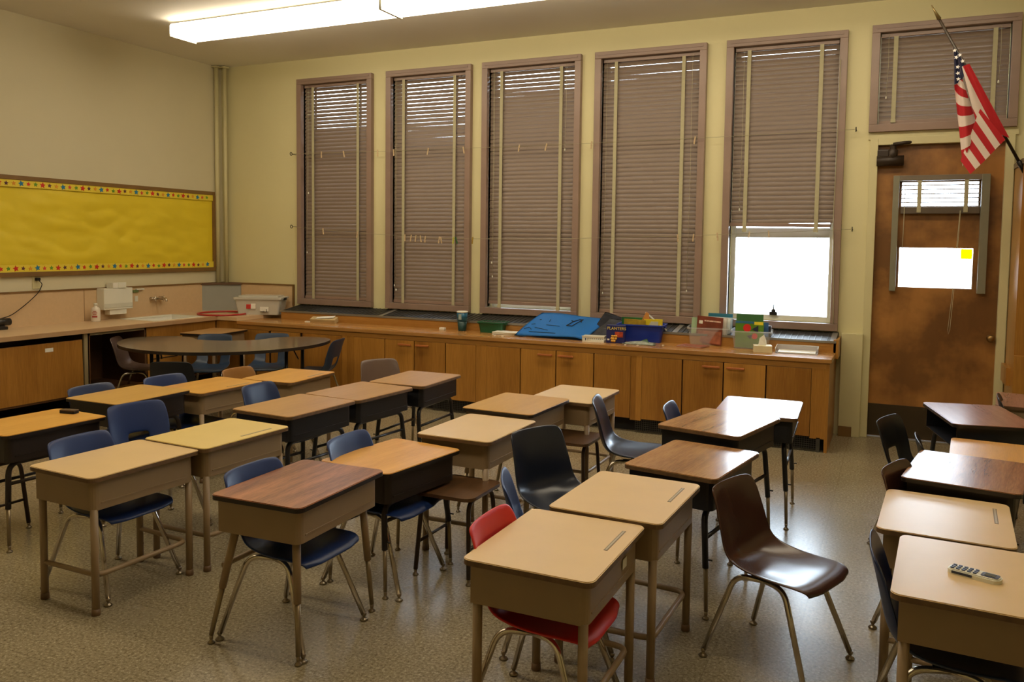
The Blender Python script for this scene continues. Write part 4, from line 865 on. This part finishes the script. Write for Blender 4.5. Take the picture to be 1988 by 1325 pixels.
DESKS = {
 'D0': ((3.265, -4.838), .634, -2.9, .454, .60, ORTOP, EDGEB, AR, 'honey-topped desk with a black eraser on it, at the left edge', DKBROWN, False),
 'D1': ((4.317, -5.161), .628, -2.6, .445, .60, CREAMTOP, EDGET, TS, 'cream-topped tan desk in the front left, chair tucked under its left side', TANM, False),
 'D2': ((4.378, -4.571), .637, -2.9, .455, .60, YELTOP, EDGET, TS, 'pale yellow desk with a pencil groove, behind the front left cream desk', TANM, True),
 'D3': ((3.12, -4.07), .655, .5, .47, .60, GOLDTOP, EDGEB, AR, 'golden-brown desk with black box behind the blue chair with a hand slot', DKBROWN, False),
 'D4': ((3.199, -3.44), .628, -2.2, .448, .594, ORTOP, EDGET, TS, 'yellow desk with a groove, between the golden-brown desk and the far yellow one', TANM, True),
 'D5': ((3.409, -2.84), .630, 4.0, .46, .59, ORTOP, EDGET, TS, 'yellow desk with a groove nearest the dark round-fronted table', TANM, True),
 'D6': ((5.380, -5.123), .643, 1.7, .446, .613, GRAIN, EDGEB, SPL, 'dark woodgrain desk on splayed tan legs in the front row', TANM, False),
 'D7': ((5.39, -4.44), .605, -7.5, .44, .575, ORTOP, EDGEB, AR, 'bright honey desk with dark brown box directly behind the dark woodgrain desk', DKBROWN, False),
 'D8': ((5.561, -3.83), .644, -.9, .448, .605, CREAMTOP, EDGET, TS, 'cream desk with a tan box behind the bright honey desk, small sticker on its side', TANM, False),
 'D9': ((4.320, -3.877), .662, -3.5, .47, .60, TANWOOD, EDGET, AR, 'tan wood desk with black box, nearest of the three in a row towards the cabinets', BLACKM, False),
 'D10': ((4.355, -3.245), .655, -5.0, .47, .595, TANWOOD, EDGET, AR, 'tan wood desk with black box, middle of the three in a row towards the cabinets', BLACKM, False),
 'D11': ((4.43, -2.64), .660, 1.5, .46, .60, TANWOOD, EDGET, AR, 'tan wood desk with black box, farthest of the three, before the shiny grey chair', BLACKM, False),
 'D12': ((5.512, -3.20), .667, -1.6, .475, .60, GOLDTOP, EDGEB, SPL, 'orange-gold desk on a tan box beyond the navy bucket chair', TANM, False),
 'D13': ((5.67, -2.59), .643, -.8, .455, .60, CREAMTOP, EDGET, TS, 'pale cream desk closest to the wooden base cabinets in the middle', TANM, False),
 'D14': ((6.605, -5.251), .627, -.3, .460, .590, CREAMTOP, EDGET, TS, 'large cream desk with a pencil groove over the red chair', TANM, True),
 'D15': ((6.674, -4.655), .639, -2.0, .462, .594, CREAMTOP, EDGET, TS, 'cream desk with a pencil groove pushed against the desk over the red chair', TANM, True),
 'D16': ((6.79, -3.96), .647, -9.4, .454, .610, GRAIN2, EDGET, AR, 'oak woodgrain desk left of the big brown chair', BLACKM, False),
 'D17': ((6.78, -3.25), .690, -12.5, .475, .62, GRAIN2, EDGET, AR, 'oak woodgrain desk with half its top glaring white', BLACKM, False),
 'D18': ((6.90, -2.60), .670, 2.4, .48, .60, PURPTOP, EDGET, AR, 'desk whose whole top glares white, farthest in the middle right row', BLACKM, False),
 'D19': ((7.90, -4.90), .618, -3.0, .450, .595, CREAMTOP, EDGET, TS, 'cream desk with the white clicker on it at the right front', TANM, False),
 'D20': ((7.853, -4.27), .615, -3.3, .459, .585, CREAMTOP, EDGET, TS, 'cream desk with a pencil groove just behind the desk holding the clicker', TANM, True),
 'D21': ((7.968, -3.631), .656, -9.0, .464, .614, GRAIN3, EDGEB, AR, 'brown woodgrain desk with a bright glare in the right group', DKBROWN, False),
 'D22': ((8.16, -2.99), .610, -4.3, .45, .58, ORTOP, EDGEB, AR, 'honey desk mostly hidden behind the glaring brown desk at right', BLACKM, False),
 'D23': ((8.12, -2.22), .672, 12.0, .454, .70, PURPTOP, EDGEB, AR, 'reddish desk with an open black shelf box by the door', BLACKM, False),
 'D24': ((8.53, -1.35), .64, -6.0, .46, .60, PURPTOP, EDGET, TS, 'small pinkish desk at the far right edge before the door', TANM, False),
 'D25': ((1.00, -1.17), .69, 8.0, .44, .60, TANWOOD, EDGEB, TS, 'small desk tucked in the corner behind the dark round-fronted table', TANM, False),
}
for k, v in DESKS.items():
    pos, h, rz, w_, l_, top, edge, st, lab, bmx, gr = v
    t = desk(pos, h, rz, w_, l_, top, edge, st, lab, bmx, gr, sticker=(k in ('D8', 'D14')))

# small things on desks
er = empty('board_eraser', (3.24, -4.60, .634), .2, 'small black eraser on the honey desk at the left', 'eraser'); obj('felt_pad', bx(-.05, .05, -.022, .022, 0, .014, bev=.003), BLACKK, er); obj('eraser_back', bx(-.05, .05, -.022, .022, .014, .022, bev=.003), mat('eraser_back', (80, 60, 40), .5), er)
ck = empty('answer_clicker', (7.905, -4.925, .618), math.radians(-20), 'white handheld clicker with dark keys and screen on the front right desk', 'remote')
bm = B(); prism(bm, rrect(.155, .058, .024), 0, .016); es = [e for e in bm.edges if all(v.co.z > .015 for v in e.verts)]; bmesh.ops.bevel(bm, geom=es, offset=.004, segments=2, affect='EDGES'); obj('clicker_case', bm, WHITE, ck)
NV = mat('clicker_navy', (44, 52, 76), .35)
bm = B(); prism(bm, rrect(.05, .038, .008), .016, .0175); o = obj('screen_surround', bm, NV, ck, loc=(.045, 0, 0)); obj('screen', bx(.03, .06, -.012, .012, .0175, .0185), mat('lcd_grey', (84, 90, 84), .2), ck)
for a in range(5):
    for b_ in range(3): bm = B(); prism(bm, rrect(.011, .0095, .003, 3), .016, .0195); obj('key', bm, NV, ck, loc=(-.062+a*.0165, -.015+b_*.015, 0))
obj('side_grip', bx(-.06, .0, -.0302, -.0285, .004, .012), NV, ck)

# ------------------------------------------------------------------ chairs
def shell_mesh(slot, scale=1.0, seed=0):
    prof = [(-.240, .700), (-.228, .655), (-.214, .60), (-.203, .55), (-.197, .522), (-.185, .467), (-.168, .425), (-.140, .395), (-.095, .380), (-.03, .374), (.05, .374), (.12, .380), (.175, .386), (.208, .380), (.226, .362)]
    hw = [.168, .178, .182, .183, .180, .170, .166, .172, .184, .192, .198, .200, .200, .196, .188] if slot else [.158, .168, .174, .179, .182, .186, .190, .193, .196, .198, .200, .200, .198, .194, .186]
    curl = [.012, .020, .026, .030, .034, .036, .040, .040, .034, .026, .020, .014, .006, .0, .0]
    ss = [-1, -.86, -.55, -.36, -.18, 0, .18, .36, .55, .86, 1]
    bm = B(); G = []
    for i, (x, z) in enumerate(prof):
        # normal direction in xz
        a = prof[max(0, i-1)]; b = prof[min(len(prof)-1, i+1)]; tx, tz = b[0]-a[0], b[1]-a[1]; l = math.hypot(tx, tz); nx, nz = -tz/l, tx/l   # points to sitter side
        row = []
        for s in ss:
            e = abs(s); c = curl[i]*(e**3); zz = z; xx = x; y = s*hw[i]
            if i == 0 and e > .8: zz -= .012*(1 if e == 1 else .2)
            if i == 0: zz -= .006*e*e
            if i == len(prof)-1 and e > .8: xx -= .018; 
            if i >= len(prof)-2 and e == 1: y *= .94
            row.append(bm.verts.new((xx+nx*c, y, zz+nz*c)))
        G.append(row)
    for i in range(len(prof)-1):
        for j in range(len(ss)-1):
            if slot and 4 <= i <= 6 and 3 <= j <= 6: continue
            bm.faces.new((G[i][j], G[i][j+1], G[i+1][j+1], G[i+1][j])).smooth = True
    bmesh.ops.delete(bm, geom=[v for v in bm.verts if not v.link_faces], context='VERTS')
    me = bpy.data.meshes.new('shell_src'); bm.to_mesh(me); bm.free()
    o = bpy.data.objects.new('tmp', me); COL.objects.link(o)
    m1 = o.modifiers.new('s', 'SOLIDIFY'); m1.thickness = .011; m1.offset = 0
    m2 = o.modifiers.new('u', 'SUBSURF'); m2.levels = 2; m2.render_levels = 2
    dg = bpy.context.evaluated_depsgraph_get(); ev = o.evaluated_get(dg); me2 = bpy.data.meshes.new_from_object(ev)
    bpy.data.objects.remove(o); bpy.data.meshes.remove(me)
    for p in me2.polygons: p.use_smooth = True
    return me2
SH = {True: shell_mesh(True), False: shell_mesh(False)}
CM = {'blue': mat('blue_shell', (23, 46, 96), .38, var=.04), 'navy': mat('navy_shell', (20, 28, 46), .28, var=.05), 'brown': mat('brown_shell', (66, 40, 32), .25, var=.08), 'grey': mat('greybrown_shell', (104, 84, 74), .3, var=.05),
      'red': mat('red_shell', (196, 38, 30), .38, var=.04), 'dark': mat('black_shell', (26, 28, 34), .35, var=.06), 'orange': mat('orange_shell', (150, 104, 50), .3, var=.06), 'slate': mat('slate_shell', (32, 52, 78), .4, var=.05), 'dkblue': mat('dark_blue_shell', (24, 40, 78), .36, var=.05)}
shc = {}
def shell_for(slot, col):
    if (slot, col) not in shc:
        me = SH[slot].copy(); me.name = 'seat_shell'; me.materials.clear(); me.materials.append(CM[col]); shc[(slot, col)] = me
    return shc[(slot, col)]
legm = {}
def leg_meshes():
    for sx in (-1, 1):
        for sy in (-1, 1):
            bm = B(); tube(bm, [(0.0, sy*.120, .356), ((-.115 if sx < 0 else .095), sy*.145, .352), (sx*.215, sy*.205, .03)], .0115, 10, .05); me = bpy.data.meshes.new('leg'); me.materials.append(CHROME); bm.to_mesh(me); bm.free()
            bm = B(); lathe(bm, [(.016, 0), (.019, .004), (.014, .010), (.006, .015), (.007, .02), (.011, .026), (.011, .036)], (sx*.217, sy*.207, 0), 12); mg = bpy.data.meshes.new('foot_glide'); mg.materials.append(GLIDE); bm.to_mesh(mg); bm.free()
            legm[(sx, sy)] = (me, mg)
    bm = B(); tube(bm, [(0, -.125, .356), (0, .125, .356)], .010, 8); box(bm, -.05, .05, -.14, -.11, .360, .366); box(bm, -.05, .05, .11, .14, .360, .366); me = bpy.data.meshes.new('seat_bracket'); me.materials.append(DARKM); bm.to_mesh(me); bm.free(); legm['b'] = me
leg_meshes()
def chair(top, rz, col, slot, label, sc=1.0, group='student chairs'):
    r = math.radians(rz); ox = top[0]+.235*sc*math.cos(r); oy = top[1]+.235*sc*math.sin(r)
    t = empty('school_chair', (ox, oy, 0), r, label, 'chair', group); t.scale = (sc, sc, sc)
    s = bpy.data.objects.new('seat_shell', shell_for(slot, col)); COL.objects.link(s); s.parent = t
    b = bpy.data.objects.new('seat_bracket', legm['b']); COL.objects.link(b); b.parent = t
    for k in ((-1, -1), (-1, 1), (1, -1), (1, 1)):
        l = bpy.data.objects.new('leg', legm[k][0]); COL.objects.link(l); l.parent = t
        g = bpy.data.objects.new('foot_glide', legm[k][1]); COL.objects.link(g); g.parent = l
    return t
chair((4.00, -5.13), 0, 'blue', True, 'blue plastic chair tucked under the front left cream desk')
chair((3.56, -4.41), -14, 'blue', True, 'bright blue chair with a hand slot standing between the two left desk rows')
chair((2.90, -3.60), -5, 'blue', True, 'blue chair whose top shows behind the yellow desk, below the dark chair')
chair((2.80, -4.12), 0, 'dkblue', True, 'dark blue chair almost hidden behind the golden-brown desk')
chair((2.43, -3.10), 118, 'dark', False, 'black chair with its back to us at the front of the dark table')
chair((0.63, -2.13), 33, 'grey', False, 'grey-brown chair seen side-on at the left end of the dark table')
chair((1.26, -1.42), -62, 'slate', True, 'slate blue chair behind the dark table, left of its pair', sc=1.0)
chair((1.70, -1.06), -60, 'slate', True, 'slate blue chair behind the dark table, right of its pair', sc=1.0)
chair((2.73, -1.29), 196, 'slate', True, 'dark blue chair with an open back slot at the right end of the dark table', sc=1.03)
chair((2.93, -2.90), -5, 'orange', False, 'orange-brown chair whose curved top peeks over the farthest yellow desk', sc=.95)
chair((3.72, -3.55), 0, 'dkblue', False, 'dark blue chair left of the three tan wood desks')
chair((3.76, -2.15), -32, 'grey', False, 'shiny grey-brown chair standing before the wooden cabinets')
chair((5.15, -4.50), 0, 'blue', True, 'blue chair behind the bright honey desk')
chair((5.12, -5.15), 0, 'blue', True, 'blue chair pushed under the dark woodgrain desk')
chair((5.99, -4.05), -24, 'navy', False, 'navy bucket chair standing open between the middle desks', sc=1.045)
chair((6.17, -4.80), 24, 'blue', False, 'narrow blue chair back seen edge-on right behind the red chair')
chair((5.98, -3.08), 12, 'navy', False, 'navy chair in profile left of the oak desks', sc=1.045)
chair((6.39, -2.90), 2, 'dkblue', False, 'dark blue chair behind the oak desk with the white glare')
chair((7.04, -4.40), -20, 'brown', False, 'large shiny brown chair standing alone in the aisle', sc=.99)
chair((7.62, -2.69), -20, 'dark', True, 'black chair with a tall back slot near the door')
chair((7.66, -3.82), -20, 'brown', False, 'brown chair behind the right cream desks')
chair((7.60, -4.95), 2, 'dkblue', False, 'dark blue chair seen edge-on at the front right desk')
chair((7.77, -3.14), 3, 'dark', False, 'black chair mostly hidden behind the glaring brown desk', sc=.99)
chair((8.29, -1.55), -5, 'dark', False, 'black chair by the pinkish desk at the far right')
chair((6.34, -5.28), 0, 'red', False, 'bright red chair under the large cream desk in front')
# wooden seat stools
def stool(x, y, rz, label):
    t = empty('wooden_stool', (x, y, 0), math.radians(rz), label, 'stool', 'low wooden-seat stools')
    bm = B(); prism(bm, rrect(.34, .36, .05), .415, .432); obj('stool_seat', bm, wood('stool_wood', (74, 50, 30), (108, 76, 46), .35), t)
    for sx in (-1, 1):
        bm = B(); tube(bm, [(sx*.15, -.16, .03), (sx*.13, -.13, .402), (sx*.13, .13, .402), (sx*.15, .16, .03)], .0115, 10, .06); a = obj('leg_arch', bm, mat('brown_tube', (62, 46, 34), .35, .3), t)
        for sy in (-1, 1): glide(a, sx*.15, sy*.16)
        bm = B(); tube(bm, [(sx*.14, -.15, .17), (sx*.14, .15, .17)], .008, 8); obj('stretcher', bm, mat('brown_tube', (0, 0, 0)), t)
stool(5.66, -4.25, 0, 'low wooden-seat stool showing under the cream desk with the sticker')
stool(5.78, -2.95, 0, 'low wooden-seat stool showing under the pale desk by the cabinets')
stool(3.02, -4.98, 0, 'low wooden-seat stool under the honey desk at the left edge')

# ------------------------------------------------------------------ kidney table
kt = empty('kidney_table', (1.75, -1.76, 0), math.radians(28.9), 'large kidney-shaped table with a dark shiny top and black edge', 'table')
pts = []
for k in range(41): a = PI+PI*k/40; pts.append((.985*math.cos(a), 1.0*math.sin(a)*.98+.02))
for k in range(1, 12): a = PI*k/12; pts.append((.66+.325*math.cos(a), .02+.27*math.sin(a)))
for k in range(1, 16): t_ = k/16; pts.append((.335-.67*t_, .02-.10*math.sin(PI*t_)))
for k in range(1, 12): a = PI*k/12; pts.append((-.66+.325*math.cos(a), .02+.27*math.sin(a)))
bm = B(); prism(bm, pts, .672, .70, 0, 1)
obj('table_top', bm, [mat('charcoal_laminate', (100, 88, 72), .16, var=.04), EDGEB], kt)
for (x, y) in ((-.62, -.30), (.62, -.30), (-.70, .10), (.70, .10), (-.05, -.62), (.28, -.60)):
    if (x, y) == (-.05, -.62): continue
    bm = B(); tube(bm, [(x, y, .025), (x, y, .672)], .016, 10); l = obj('leg', bm, BLACKM, kt); glide(l, x, y)
for s in (-1, 1): bm = B(); tube(bm, [(s*.62, -.10, .67), (s*.66, .09, .50)], .007, 8); obj('leg_brace', bm, BLACKM, kt)
